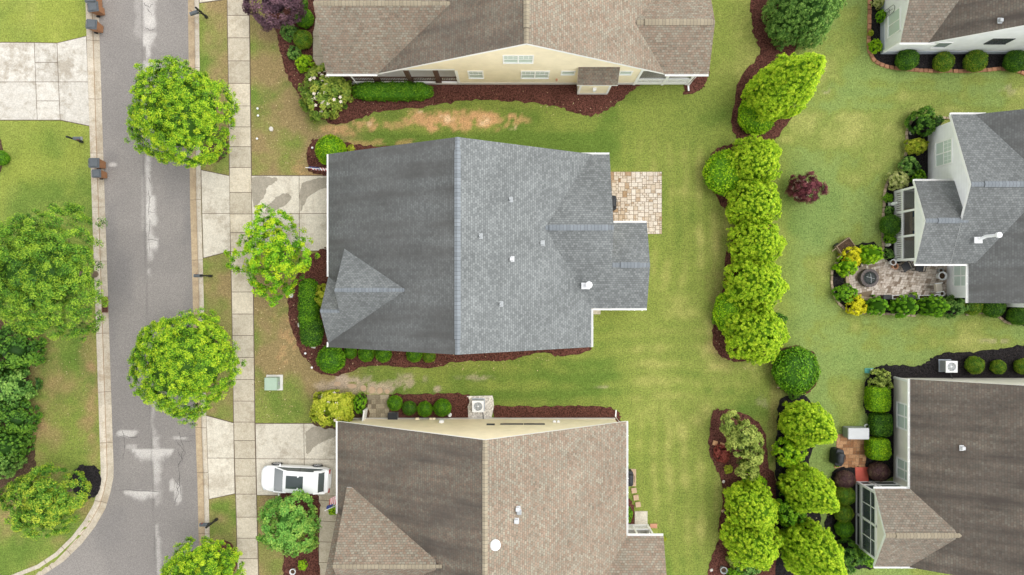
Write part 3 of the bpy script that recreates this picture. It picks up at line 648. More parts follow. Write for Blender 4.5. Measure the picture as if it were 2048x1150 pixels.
# ================================================================== HOUSES
def slope(mb, a, b, c, d, t=.09, slope_dark=.1):
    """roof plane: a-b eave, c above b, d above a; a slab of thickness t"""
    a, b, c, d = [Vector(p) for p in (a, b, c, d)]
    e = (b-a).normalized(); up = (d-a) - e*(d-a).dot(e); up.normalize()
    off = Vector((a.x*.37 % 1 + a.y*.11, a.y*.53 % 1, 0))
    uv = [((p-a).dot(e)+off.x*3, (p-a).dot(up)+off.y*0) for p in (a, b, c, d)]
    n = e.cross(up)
    if n.z < 0: mb.poly([d, c, b, a], uv[::-1], 0, slope_dark)
    else: mb.poly([a, b, c, d], uv, 0, slope_dark)
    dn = Vector((0, 0, -t)); lo = [p+dn for p in (a, b, c, d)]
    mb.poly(lo, None, 1); mb.poly([a, b, lo[1], lo[0]], None, 1); mb.poly([b, c, lo[2], lo[1]], None, 1); mb.poly([d, a, lo[0], lo[3]], None, 1)
class House:
    def __init__(s, name, label, shing, cap, wallmat, trim='white', cat='house'):
        s.root = thing(name, label, cat); s.roof = MB(); s.shing = M[shing]; s.capm = M[cap]; s.wm = M[wallmat]; s.trim = M[trim]
        s.caps = []; s.gut = []; s.rake = []; s.wall = MB(); s.wins = []
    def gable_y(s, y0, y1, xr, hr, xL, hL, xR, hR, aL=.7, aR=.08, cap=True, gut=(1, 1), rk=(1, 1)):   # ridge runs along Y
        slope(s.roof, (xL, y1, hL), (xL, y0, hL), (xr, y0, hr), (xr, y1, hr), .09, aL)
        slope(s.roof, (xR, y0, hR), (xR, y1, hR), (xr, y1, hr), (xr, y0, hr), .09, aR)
        if gut[0]: s.gutter((xL, y0, hL), (xL, y1, hL), (-1, 0))
        if gut[1]: s.gutter((xR, y0, hR), (xR, y1, hR), (1, 0))
        for y, on, o in ((y0, rk[0], .03), (y1, rk[1], -.03)):
            if on:
                for x, h in ((xL, hL), (xR, hR)): s.rake.append(MB()); s.rake[-1].bar((x, y+o, h-.17), (xr, y+o, hr-.17), .035, .15)
    def gable_x(s, x0, x1, yr, hr, yS, hS, yN, hN, aS=.08, aN=.1, gut=(1, 1), rk=(1, 1), e0=None, e1=None):           # ridge runs along X; e0,e1 = where the S eave starts/ends at a valley
        slope(s.roof, (x0 if e0 is None else e0, yS, hS), (x1 if e1 is None else e1, yS, hS), (x1, yr, hr), (x0, yr, hr), .09, aS)
        slope(s.roof, (x1, yN, hN), (x0, yN, hN), (x0, yr, hr), (x1, yr, hr), .09, aN)
        if gut[0]: s.gutter((x0, yS, hS), (x1, yS, hS), (0, -1))
        if gut[1]: s.gutter((x0, yN, hN), (x1, yN, hN), (0, 1))
        for x, on, o in ((x0, rk[0], .03), (x1, rk[1], -.03)):
            if on:
                for y, h in ((yS, hS), (yN, hN)): s.rake.append(MB()); s.rake[-1].bar((x+o, y, h-.17), (x+o, yr, hr-.17), .035, .15)
    def gutter(s, a, b, o, w=.115):
        G = MB(); s.gut.append(G)
        a, b = Vector(a), Vector(b); o = Vector((*o, 0)); z = Vector((0, 0, -.03))
        p = [a+z, b+z, b+z+o*w, a+z+o*w]; q = [v+Vector((0, 0, -.11)) for v in p]; th = .018
        # open trough: floor, back and outer lip with straps
        G.hexa([q[0], q[1], q[2], q[3], q[0]+Vector((0,0,.03)), q[1]+Vector((0,0,.03)), q[2]+Vector((0,0,.03)), q[3]+Vector((0,0,.03))])
        i0, i1 = a+o*(w-th), b+o*(w-th)
        G.hexa([v+Vector((0,0,-.11)) for v in (i0, i1, b+o*w, a+o*w)] + [v+Vector((0,0,-.012)) for v in (i0, i1, b+o*w, a+o*w)])
        L = (b-a).length; n = int(L/.9)
        for k in range(1, n):
            c = a.lerp(b, k/n); G.bar(c+Vector((0,0,-.02)), c+o*w*1.25+Vector((0,0,-.02)), .03, .012)
        return
    def ridge_cap(s, a, b, dA, dB, w=.17, lift=.03, vent=0):
        """two narrow strips folded over the ridge a-b; dA,dB = unit downhill vectors"""
        mb = MB(); a, b = Vector(a), Vector(b); L = (b-a).length; up = Vector((0, 0, lift))
        for dd in (Vector(dA), Vector(dB)):
            p = [a+up, b+up, b+up+dd*w, a+up+dd*w]; uv = [(0, .1), (L, .1), (L, .8), (0, .8)]
            nn = (p[1]-p[0]).cross(p[3]-p[0])
            if nn.z < 0: p = p[::-1]; uv = uv[::-1]
            mb.poly(p, uv)
            e0, e1 = a+up+dd*w, b+up+dd*w; z = Vector((0, 0, -lift-.005)); mb.poly([e0, e1, e1+z, e0+z], [(0,0),(L,0),(L,.1),(0,.1)])
        for e in (a, b): mb.poly([e+up, e+up+Vector(dA)*w, e+up+Vector(dA)*w-up, e-up*0, e+up+Vector(dB)*w-up, e+up+Vector(dB)*w], [(0, 0)]*6)
        s.caps.append(mb)
    def window(s, face, c, a0, a1, z0, z1, cols=1, mull=1, pane='pane_green', fr=.09, proud=.04, muntin=False):
        s.wins.append((face, c, a0, a1, z0, z1, cols, mull, pane, fr, proud, muntin))
    def finish(s):
        s.roofo = s.roof.build('roof', [s.shing, s.trim], s.root)
        for mb in s.caps: mb.build('ridge_cap', s.capm, s.roofo)
        if s.wall.f: s.wall.build('wall', [s.wm, M['found_white'], s.trim], s.root)
        for g_ in s.gut: g_.build('gutter', s.trim, s.root)
        for g_ in s.rake: g_.build('rake_board', s.trim, s.root)
        for face, c, a0, a1, z0, z1, cols, mull, pane, fr, proud, muntin in s.wins:
            mb = MB(); gl = MB(); sg = 1 if face in 'NE' else -1
            def bx(m, p0, p1, q0, q1, d0, d1):
                if face in 'NS': m.box(p0, c+sg*d0, q0, p1, c+sg*d1, q1)
                else: m.box(c+sg*d0, p0, q0, c+sg*d1, p1, q1)
            bx(mb, a0, a1, z0, z0+fr, -.02, proud+.03); bx(mb, a0, a1, z1-fr, z1, -.02, proud)
            bx(mb, a0, a0+fr, z0+fr, z1-fr, -.02, proud); bx(mb, a1-fr, a1, z0+fr, z1-fr, -.02, proud)
            W = (a1-a0)
            for k in range(1, cols): x = a0+W*k/cols; bx(mb, x-fr*.5, x+fr*.5, z0+fr, z1-fr, -.02, proud-.004)
            for k in range(mull): z = z0+(z1-z0)*(k+1)/(mull+1); bx(mb, a0+fr, a1-fr, z-.03, z+.03, -.02, proud-.012)
            if muntin:
                for cix in range(cols):
                    xa, xb = a0+W*cix/cols, a0+W*(cix+1)/cols
                    for j in (1, 2): x = xa+(xb-xa)*j/3; bx(mb, x-.012, x+.012, (z0+z1)/2, z1-fr, -.02, proud-.02)
                bx(mb, a0+fr, a1-fr, z0+(z1-z0)*.75-.012, z0+(z1-z0)*.75+.012, -.02, proud-.02)
            w = mb.build('window', M['dark_metal'] if pane == 'pane_louver' else s.trim, s.root)
            bx(gl, a0+fr*.5, a1-fr*.5, z0+fr*.5, z1-fr*.5, -.015, .012); gl.build('pane', M['pane_dark' if pane == 'pane_louver' else pane], w)
        return s

def pipe_vent(h, u, v, z, kind='pipe'):
    """things screwed through a roof: children of the roof"""
    c = P(u, v, z); mb = MB()
    if kind == 'pipe':
        mb.obox(c+Vector((0,0,-.02)), (.34,.34,.05)); mb.tube([c, c+Vector((0,0,.32))], .055, 10); mb.lathe([(.10,.02),(.07,.12),(.055,.14)], c, 12)
        mb.build('vent_pipe', M['grey_metal'], h.roofo)
    elif kind == 'box':
        mb.obox(c+Vector((0,0,-.03)), (.36,.36,.06)); mb.obox(c+Vector((0,0,.08)), (.25,.24,.16), 0, taper=.9); mb.build('roof_vent', M['dull_white'], h.roofo, bevel=.015)
    elif kind == 'dark':
        mb.obox(c+Vector((0,0,-.02)), (.36,.36,.05)); mb.obox(c+Vector((0,0,.07)), (.25,.25,.15), 0, taper=.85); mb.build('roof_vent', M['grey_metal'], h.roofo, bevel=.015)
    elif kind == 'flue':
        mb.obox(c+Vector((-.12,-.06,-.02)), (.55,.42,.06)); mb.lathe([(.16,0),(.14,.25),(.14,.62),(.22,.64),(.23,.78),(.17,.86),(.03,.88)], c, 18); mb.build('flue_cap', M['white_plastic'], h.roofo, True)
    elif kind == 'dome':
        mb.lathe([(.33,-.05),(.33,.06),(.31,.10),(.25,.16),(.14,.20),(.02,.215)], c, 24); mb.build('tubular_skylight', M['white_plastic'], h.roofo, True)

def on_plane(u, v, x0, z0, s):
    """height of the roof plane z = z0 + s*(x - x0) where photo pixel u looks at it"""
    k = (u-1024)/F; return (z0 + s*k*H - s*x0)/(1 + s*k)
def dn(x, y, z): v = Vector((x, y, z)); v.normalize(); return v

# ---- the grey-roofed house in the middle
h = House('house', 'grey shingle roofed house in the middle with a front gable and cobbled back patio', 'shingle_grey', 'cap_grey', 'cream')
x0, x1, y0, y1, xr, hr = -12.1, 5.24, -3.93, 8.80, -3.19, 8.1
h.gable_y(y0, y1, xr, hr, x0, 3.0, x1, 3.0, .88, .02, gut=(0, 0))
h.gutter((x0, .72, 3.0), (x0, y1, 3.0), (-1, 0)); h.gutter((x0, y0, 3.0), (x0, -3.6, 3.0), (-1, 0))
h.gutter((x1, y0, 3.0), (x1, -1.40, 3.0), (1, 0))
h.gable_x(1.0, 6.43, 3.79, 4.9, -1.38, 3.0, 8.78, 3.0, .0, .0, gut=(0, 0), rk=(0, 1))
h.gutter((4.55, 8.78, 3.0), (6.43, 8.78, 3.0), (0, 1))
h.gable_x(6.3, 8.9, 1.45, 4.0, -1.38, 2.965, 4.28, 2.97, .0, .0, gut=(0, 1), rk=(0, 1)); h.gutter((5.36, -1.38, 2.99), (8.9, -1.38, 2.99), (0, -1))
h.gable_x(-10.88, -6.0, -.15, 6.2, -3.55, 3.1, 2.95, 3.3, .18, .08, gut=(0, 0), rk=(0, 0))      # upper front gable
h.gable_x(-12.12, -9.6, -1.49, 4.9, -3.66, 3.0, .70, 3.0, .16, .16, gut=(0, 0), rk=(0, 0))       # lower porch gable
mb = h.wall; mb.box(-11.7, -3.6, 0, 4.85, 8.45, 2.95); mb.box(4.85, -1.1, 0, 6.1, 8.40, 2.9); mb.box(6.1, -1.1, 0, 8.55, 3.95, 2.85)
for yy in ((-3.6, -3.4), (8.25, 8.45)): mb.vprism([(-11.7, 2.951), (4.85, 2.951), (-3.19, 7.75)], 'x', *yy)
mb.vprism([(-1.1, 2.901), (8.4, 2.901), (3.79, 4.6)], 'y', 5.9, 6.1); mb.vprism([(-1.1, 2.851), (3.95, 2.851), (1.45, 3.72)], 'y', 8.35, 8.55)
mb.vprism([(-3.2, 3.0), (2.6, 3.0), (-.15, 5.9)], 'y', -10.7, -10.6); mb.vprism([(-3.4, 2.96), (.4, 2.96), (-1.49, 4.6)], 'y', -11.9, -11.8)
mb.box(-11.74, -3.64, -.05, 4.89, 8.49, .4, 1)
h.window('E', 8.55, .6, 2.3, .9, 2.3, 2, 1); h.window('E', 6.1, 5.2, 6.8, .5, 2.35, 2, 0); h.window('W', -11.7, -3.0, -1.5, .9, 2.3, 2, 1); h.window('S', -3.6, -2, -.8, .9, 2.3, 1, 1); h.window('S', -3.6, 1.5, 3.3, .9, 2.3, 2, 1); h.window('N', 8.45, -6, -4.8, .9, 2.3, 1, 1)
s1, s2 = 5.1/8.91, 5.1/8.43
h.ridge_cap((xr, y0, hr), (xr, y1, hr), dn(-1, 0, -s1), dn(1, 0, -s2), .16)
h.ridge_cap((xr, y0+.9, hr+.03), (xr, y1-.75, hr+.03), dn(-1, 0, -s1), dn(1, 0, -s2), .21, .05)
h.ridge_cap((2.1, 3.79, 4.9), (6.43, 3.79, 4.9), dn(0, -1, -.37), dn(0, 1, -.38), .16)
h.ridge_cap((2.35, 3.79, 4.93), (6.1, 3.79, 4.93), dn(0, -1, -.37), dn(0, 1, -.38), .20, .05)
h.ridge_cap((6.47, 1.45, 4.0), (8.9, 1.45, 4.0), dn(0, -1, -.36), dn(0, 1, -.36), .16)
h.ridge_cap((7.0, 1.45, 4.03), (8.25, 1.45, 4.03), dn(0, -1, -.36), dn(0, 1, -.36), .20, .05)
h.ridge_cap((-10.88, -.15, 6.2), (-6.6, -.15, 6.2), dn(0, -1, -.9), dn(0, 1, -.93), .15)
h.ridge_cap((-10.3, -.15, 6.23), (-7.6, -.15, 6.23), dn(0, -1, -.9), dn(0, 1, -.93), .18, .05)
h.ridge_cap((-12.12, -1.49, 4.9), (-10.9, -1.49, 4.9), dn(0, -1, -.87), dn(0, 1, -.87), .14)
h.finish()
mb = MB(); mb.box(-11.73, 2.9, .03, -11.66, 7.9, 2.25)
for k in range(1, 4): mb.box(-11.75, 2.9, .03+k*.55, -11.72, 7.9, .07+k*.55)
mb.build('garage_door', M['white'], h.root)
for u, v, k in ((1020,399,'pipe'),(960,472,'pipe'),(1084,486,'dark'),(1023,518,'box'),(1001,608,'pipe')): pipe_vent(h, u, v, on_plane(u, v, xr, hr, -s2)+.03, k)
pipe_vent(h, 1175, 570, 3.75, 'flue')
for x, y, a in ((4.78, -3.7, (0,-1)), (6.2, 8.7, (0,1)), (8.6, -1.45, (0,-1)), (8.6, 4.35, (0,1)), (-11.75, -3.7, (0,-1))):
    mb = MB(); mb.tube([(x, y+a[1]*.05, 2.88), (x, y-a[1]*.12, 2.6), (x, y-a[1]*.2, 2.3), (x, y-a[1]*.2, .25), (x, y+a[1]*.15, .08)], .045, 6); mb.build('downspout', M['white'], h.root)

# ---- the brown-roofed house below
h = House('house', 'weathered brown roofed house along the bottom edge beside the parked white car', 'shingle_brown', 'cap_brown', 'cream')
xr, hr, Y1 = -1.56, 8.5, -8.83
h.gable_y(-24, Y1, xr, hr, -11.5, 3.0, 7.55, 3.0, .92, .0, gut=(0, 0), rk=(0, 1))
h.gutter((-11.5, -14.95, 3.0), (-11.5, Y1, 3.0), (-1, 0)); h.gutter((7.55, -16.35, 3.0), (7.55, Y1, 3.0), (1, 0))
h.gable_x(4.0, 9.99, -20.8, 4.75, -25, 3.2, -16.38, 3.0, .05, .05, gut=(0, 0), rk=(0, 1)); h.gutter((7.66, -16.38, 3.0), (9.99, -16.38, 3.0), (0, 1))
h.gable_x(-10.75, -4.6, -16.75, 7.1, -20.4, 3.6, -13.0, 3.62, .22, .04, gut=(0, 0), rk=(0, 0))
h.gable_x(-11.52, -9.3, -18.2, 6.5, -21.6, 3.0, -14.86, 3.0, .3, .3, gut=(0, 0), rk=(0, 0))
mb = h.wall; mb.box(-11.1, -23.5, 0, 7.17, -9.18, 2.95); mb.vprism([(-11.1, 2.951), (7.17, 2.951), (xr, 8.15)], 'x', -9.38, -9.18)
mb.vprism([(-20.2, 3.0), (-13.4, 3.0), (-16.75, 6.7)], 'y', -10.6, -10.5); mb.vprism([(-21.4, 2.96), (-15.1, 2.96), (-18.2, 6.2)], 'y', -11.4, -11.3)
mb.box(-11.14, -23.5, -.05, 7.21, -9.14, .35, 1)
mb.box(9.45, -23, .1, 9.62, -20, 2.9); mb.box(7.2, -23, 0, 9.6, -16.65, .1, 1)
mb.vprism([(-23, 2.91), (-16.75, 2.91), (-20.8, 4.45)], 'y', 9.5, 9.62)
h.window('N', -9.18, -1.7, -1.15, 2.25, 2.5, 1, 0, 'pane_louver', fr=.03); h.window('N', -9.18, -.78, .75, 2.2, 2.36, 1, 0, 'pane_louver', fr=.02); h.window('N', -9.18, .78, 2.2, 2.2, 2.36, 1, 0, 'pane_louver', fr=.02)
s1, s2 = 5.5/9.94, 5.5/9.11
h.ridge_cap((xr, -24, hr), (xr, Y1, hr), dn(-1, 0, -s1), dn(1, 0, -s2), .16)
h.ridge_cap((xr, -23, hr+.03), (xr, Y1-.6, hr+.03), dn(-1, 0, -s1), dn(1, 0, -s2), .18, .04)
h.ridge_cap((-10.75, -16.75, 7.1), (-4.2, -16.75, 7.1), dn(0, -1, -.95), dn(0, 1, -.93), .15)
h.ridge_cap((-10.2, -16.75, 7.13), (-4.8, -16.75, 7.13), dn(0, -1, -.95), dn(0, 1, -.93), .18, .05)
h.finish()
for u, v, k in ((1035,1018,'box'),(1032,1042,'box'),(1037,1024,'dark'),(990,1090,'dome')): pipe_vent(h, u, v, on_plane(u, v, xr, hr, -s2)+.04, k)
mb = MB(); mb.box(-11.13, -14.2, .03, -11.06, -9.6, 2.25); mb.build('garage_door', M['white'], h.root)
mb = MB(); c = (-4.83, -9.16, 1.5)
mb.box(-4.95, -9.20, 1.2, -4.65, -9.02, 1.75); mb.build('meter_box', M['white_plastic'], h.root, bevel=.02)
for ux in (833, 861, 866): 
    mb = MB(); x = (ux-1024)*.0345; mb.box(x-.12, -9.2, .45, x+.12, -9.06, .62); mb.build('wall_vent', M['cream'], h.root, bevel=.02)
for ux in (1110, 1118):
    mb = MB(); x = (ux-1024)*.0335; mb.lathe([(.12, 0), (.12, .08), (.05, .14)], (0, 0, 0), 12); o = mb.build('wall_light', M['white_plastic'], h.root); o.location = (x, -9.18, 1.5); o.rotation_euler = (-R(90), 0, 0)
mb = MB(); mb.tube([(7.2, -8.95, 2.9), (7.24, -9.05, 2.4), (7.24, -9.05, .3), (7.3, -8.6, .1)], .045, 6); mb.build('downspout', M['white'], h.root)
# screened back porch of that house
mb = MB()
for x in (7.6, 8.45, 9.5): mb.box(x-.06, -16.72, .1, x+.06, -16.60, 2.9)
mb.box(7.4, -16.71, .96, 9.55, -16.61, 1.05); mb.box(7.4, -16.715, 2.7, 9.55, -16.605, 2.88); mb.box(7.4, -16.71, .1, 9.55, -16.61, .22)
for k in range(18): x = 7.72+k*.1; mb.box(x-.02, -16.69, .22, x+.02, -16.63, .96)
mb.box(9.46, -20, .1, 9.56, -16.73, .9)
o = mb.build('porch_rail', M['white'], h.root); mb = MB(); mb.box(7.45, -16.665, 1.05, 9.48, -16.655, 2.7); mb.build('screen', M['screen'], o)

# ---- the cream house along the top
h = House('house', 'cream sided house along the top edge with a brown shingle roof and side porch', 'shingle_brown', 'cap_brown', 'cream')
xr, hr, Y0 = .83, 9.0, 13.95
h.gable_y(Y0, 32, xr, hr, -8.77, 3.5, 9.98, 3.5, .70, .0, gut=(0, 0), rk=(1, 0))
h.gable_x(-12.12, -3.4, 17.35, 6.4, 13.93, 3.5, 20.8, 3.5, .2, .2, gut=(0, 0), rk=(1, 0), e1=-8.65); h.gutter((-12.12, 13.93, 3.5), (-8.8, 13.93, 3.5), (0, -1))
h.gable_x(7.6, 12.84, 16.8, 4.83, 13.92, 3.5, 19.7, 3.5, .12, .05, gut=(0, 0), rk=(0, 1), e0=9.85); h.gutter((10.0, 13.92, 3.5), (12.84, 13.92, 3.5), (0, -1))
W0 = 14.28; mb = h.wall
mb.box(-3.76, W0, .45, 8.5, 30, 3.4); mb.vprism([(-8.5, 3.401), (9.6, 3.401), (xr, 8.62)], 'x', W0, W0+.2)
mb.box(-3.80, W0-.03, -.05, 8.5, W0+2, .45, 1)
mb.box(-11.4, 16.4, .4, -3.76, 16.6, 3.3); mb.box(8.5, 16.6, .4, 12.3, 16.8, 3.3)
mb.vprism([(14.3, 3.3), (20.3, 3.3), (17.35, 5.9)], 'y', -11.6, -11.5); mb.vprism([(14.3, 3.35), (19.3, 3.35), (16.8, 4.45)], 'y', 12.2, 12.3)
h.window('S', W0, -.58, 1.36, 4.62, 6.1, 2, 1, muntin=True); h.window('S', W0, .58, 2.5, 1.45, 3.05, 2, 1, muntin=True); h.window('S', W0, -2.95, -1.9, 1.45, 3.05, 1, 1, muntin=True)
h.window('S', W0, 3.25, 4.2, 2.25, 3.05, 1, 0); h.window('S', W0, 7.1, 8.0, 2.25, 3.05, 1, 0)
s1, s2 = 5.5/9.6, 5.5/9.15
h.ridge_cap((xr, Y0, hr), (xr, 32, hr), dn(-1, 0, -s1), dn(1, 0, -s2), .16)
h.ridge_cap((xr, Y0+.9, hr+.03), (xr, 31, hr+.03), dn(-1, 0, -s1), dn(1, 0, -s2), .2, .06)
h.ridge_cap((-12.12, 17.35, 6.4), (-3.8, 17.35, 6.4), dn(0, -1, -.87), dn(0, 1, -.87), .16)
h.ridge_cap((-11.7, 17.35, 6.43), (-5.5, 17.35, 6.43), dn(0, -1, -.87), dn(0, 1, -.87), .2, .05)
h.ridge_cap((7.9, 16.8, 4.83), (12.84, 16.8, 4.83), dn(0, -1, -.47), dn(0, 1, -.47), .17)
h.ridge_cap((8.4, 16.8, 4.86), (12.7, 16.8, 4.86), dn(0, -1, -.47), dn(0, 1, -.47), .22, .06)
h.finish()
# side porch: deck, beam, brown posts and railing
mb = MB(); mb.box(-11.6, W0-.02, -.05, -3.82, 16.4, .4); mb.build('porch_deck', M['white'], h.root)
mb = MB(); mb.box(-11.8, W0+.02, 3.06, -3.6, W0+.2, 3.38); mb.box(-3.78, W0-.02, .4, -3.6, W0+.16, 3.06); mb.build('porch_beam', M['white'], h.root)
for x in (-11.3, -9.35, -7.05, -5.1):
    mb = MB(); mb.box(x-.14, W0+.0, .4, x+.14, W0+.24, 3.06); mb.box(x-.2, W0-.03, .4, x+.2, W0+.27, .62); mb.build('porch_post', M['dark_wood'], h.root)
mb = MB(); mb.box(-11.2, W0+.08, 1.22, -3.8, W0+.15, 1.3); mb.box(-11.2, W0+.09, .5, -3.8, W0+.14, .56)
for k in range(62): x = -11.1+k*.118; mb.box(x-.016, W0+.1, .56, x+.016, W0+.13, 1.22)
mb.build('railing', M['dark_wood'], h.root)
mb = MB(); mb.tube([(-11.0, 13.84, 3.4), (-10.75, 14.1, 2.9), (-10.75, 14.15, .5), (-10.7, 13.7, .15)], .05, 6); mb.build('downspout', M['white'], h.root)
# fireplace bump-out
mb = MB(); mb.box(4.6, 13.58, .35, 6.65, W0, 2.75, 0); mb.box(4.57, 13.55, -.05, 6.68, W0, .35, 1)
mb.box(4.56, 13.54, .35, 4.7, 13.66, 2.75, 2); mb.box(6.55, 13.54, .35, 6.69, 13.66, 2.75, 2); mb.box(4.6, 13.55, 2.6, 6.65, 13.58, 2.75, 2)
b = mb.build('bump_out', [M['cream'], M['found_white'], M['white']], h.root)
mb = MB(); slope(mb, (4.3, 13.38, 2.84), (7.0, 13.38, 2.84), (7.0, W0, 3.8), (4.3, W0, 3.8), .12, .5); mb.build('bump_out_roof', [M['shingle_brown'], M['white']], b)
mb = MB(); mb.box(5.5, 13.44, 1.5, 5.75, 13.58, 1.62); mb.box(5.55, 13.40, 1.2, 5.7, 13.5, 1.5); mb.build('vent_hood', M['white_plastic'], b)
mb = MB(); mb.box(3.0, W0-.12, 1.15, 3.12, W0, 1.35); mb.build('hose_bib', M['terracotta'], h.root)
# screened back porch
mb = MB()
for x in (8.56, 10.55, 12.25): mb.box(x-.08, W0-.06, -.02, x+.08, W0+.1, 3.3)
mb.box(8.5, W0-.04, 1.18, 12.3, W0+.08, 1.32); mb.box(8.5, W0-.04, .12, 12.3, W0+.08, .5); mb.box(8.5, W0-.04, 3.1, 12.3, W0+.08, 3.36)
mb.box(8.6, W0-.02, .80, 12.2, W0+.06, .88)
for k in range(24): x = 8.72+k*.15; mb.box(x-.035, W0-.02, .5, x+.035, W0+.06, 1.18)
o = mb.build('porch_rail', M['white'], h.root); mb = MB(); mb.box(8.6, W0+.02, 1.32, 12.2, W0+.03, 3.1); mb.build('screen', M['screen'], o)
mb = MB(); mb.box(8.5, W0+.1, -.02, 12.3, 16.6, .12); mb.build('porch_deck', M['found_white'], h.root)
mb = MB(); mb.tube([(12.6, 13.85, 3.4), (12.35, 14.15, 3.0), (12.35, 14.15, .2), (12.4, 13.8, .1)], .06, 6); mb.build('downspout', M['white'], h.root)

# ---- white house at the top right corner
h = House('house', 'white sided house in the top right corner above the brick edged black bed', 'shingle_dark', 'cap_brown', 'white_siding')
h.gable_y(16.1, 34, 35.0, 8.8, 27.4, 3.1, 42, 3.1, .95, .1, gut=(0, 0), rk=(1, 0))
h.gable_x(25.55, 30.0, 20.3, 4.9, 16.12, 3.1, 24.5, 3.1, .12, .12, gut=(0, 0), rk=(1, 0), e1=27.6); h.gutter((25.55, 16.12, 3.1), (27.9, 16.12, 3.1), (0, -1))
mb = h.wall; mb.box(25.9, 16.42, .55, 41.5, 32, 3.05); mb.vprism([(27.9, 3.051), (41.5, 3.051), (35.0, 8.3)], 'x', 16.42, 16.6); mb.vprism([(16.42, 3.051), (24.1, 3.051), (20.3, 4.6)], 'y', 25.9, 26.1)
mb.box(25.82, 16.36, .5, 26.0, 16.5, 3.04, 2); mb.build('wall', [M['white_siding'], M['found_grey'], M['white']], h.root); h.wall = MB()
mb = MB(); mb.box(25.87, 16.39, -.05, 41.5, 32, .55); mb.build('foundation', M['found_grey'], h.root)
h.window('W', 25.9, 17.15, 18.75, 1.0, 2.5, 2, 0, fr=.07); h.window('S', 16.42, 31.75, 33.2, 2.05, 3.0, 4, 3, 'pane_louver', fr=.05); h.window('S', 16.42, 28.6, 29.6, 1.3, 2.3, 1, 0, 'pane_grey', fr=.05)
h.finish(); pipe_vent(h, 2001, 41, on_plane(2001, 41, 27.4, 3.1, .75)+.05, 'dark')
# ---- white house with the grey roof at the right edge
h = House('house', 'white house at the right edge with a grey roof and a screened sunporch', 'shingle_grey', 'cap_grey', 'white_siding')
h.gable_y(-1.02, 11.4, 38.0, 7.53, 30.15, 2.9, 46, 2.9, .9, .1, gut=(0, 0), rk=(1, 1)); h.gutter((30.15, -1.02, 2.9), (30.15, 1.5, 2.9), (-1, 0))
h.gable_x(28.87, 34.2, 6.5, 5.1, 1.6, 3.1, 11.4, 3.1, .16, .16, gut=(0, 0), rk=(1, 0)); h.gutter((28.87, 11.4, 3.1), (31.2, 11.4, 3.1), (0, 1))
h.gable_x(26.56, 30.2, 4.3, 4.185, 1.55, 3.06, 7.05, 2.95, .16, .45, gut=(0, 0), rk=(1, 0)); h.gutter((26.56, 1.55, 3.06), (30.0, 1.55, 3.06), (0, -1)); h.gutter((26.56, 7.05, 2.9), (29.1, 7.05, 2.9), (0, 1))
mb = h.wall; mb.box(29.2, 1.95, 0, 44, 11.05, 2.95); mb.box(30.55, -.7, 0, 44, 1.95, 2.8); mb.vprism([(1.95, 2.951), (11.05, 2.951), (6.5, 4.85)], 'y', 29.2, 29.4)
mb.vprism([(1.8, 2.72), (6.8, 2.72), (6.8, 2.93), (4.3, 4.05), (1.8, 3.0)], 'y', 26.8, 26.92)
mb.vprism([(30.55, 2.801), (44, 2.801), (38, 7.1)], 'x', -.7, -.5)
mb.box(34.5, -1.35, 0, 37, -.7, 2.2)
h.window('W', 29.2, 8.25, 9.95, .95, 2.75, 2, 1, muntin=True, fr=.08); h.window('W', 30.55, .05, 1.55, .8, 2.35, 2, 1, fr=.08)
h.ridge_cap((28.87, 6.5, 5.1), (34.2, 6.5, 5.1), dn(0, -1, -.41), dn(0, 1, -.41), .16); h.ridge_cap((29.7, 6.5, 5.13), (34.2, 6.5, 5.13), dn(0, -1, -.41), dn(0, 1, -.41), .2, .06)
h.ridge_cap((26.56, 4.3, 4.185), (29.3, 4.3, 4.185), dn(0, -1, -.42), dn(0, 1, -.42), .15); h.ridge_cap((27.35, 4.3, 4.215), (28.7, 4.3, 4.215), dn(0, -1, -.42), dn(0, 1, -.42), .19, .05)
h.finish()
c = P(1957, 480, 4.0); mb = MB(); mb.obox(c+Vector((0,0,-.02)), (.5,.4,.06)); mb.tube([c, c+Vector((.1,.12,.25)), c+Vector((.15,.2,.5)), c+Vector((.15,.2,1.5))], .1, 12); mb.lathe([(.16,1.5),(.18,1.55),(.18,1.7),(.1,1.78)], c+Vector((.15,.2,0)), 16); mb.build('flue_pipe', M['white_plastic'], h.roofo, True)
# sunporch: frame, slatted rail, screens and floor
mb = MB(); xw = 26.86
for y in (1.9, 3.5, 5.2, 6.7): mb.box(xw-.05, y-.07, .1, xw+.07, y+.07, 2.72)
mb.box(xw-.06, 1.83, 1.02, xw+.07, 6.77, 1.16); mb.box(xw-.06, 1.83, .1, xw+.07, 6.77, .24); mb.box(xw-.055, 1.83, 2.55, xw+.075, 6.77, 2.715)
for k in range(32): y = 2.02+k*.148; mb.box(xw-.02, y-.03, .24, xw+.03, y+.03, 1.02)
mb.box(xw+.07, 1.84, .1, 29.2, 1.94, 1.05); mb.box(xw+.07, 6.66, .1, 29.2, 6.76, 1.05); mb.box(xw+.07, 1.84, 2.5, 29.2, 1.94, 2.7); mb.box(xw+.07, 6.66, 2.5, 29.2, 6.76, 2.7)
o = mb.build('porch_rail', M['white'], h.root)
mb = MB(); mb.box(xw+.0, 1.9, 1.16, xw+.008, 6.7, 2.55); mb.box(xw+.08, 6.70, 1.05, 29.2, 6.708, 2.5); mb.box(xw+.08, 1.892, 1.05, 29.2, 1.90, 2.5); mb.build('screen', M['screen'], o)
mb = MB(); mb.box(xw-.05, 1.83, -.02, 29.2, 6.77, .1); mb.build('porch_deck', M['found_white'], h.root)
sx, sy = 27.45, 3.3
t = thing('sofa', 'wicker sofa with cream cushions inside the screened sunporch', 'sofa', (sx, sy, .1))
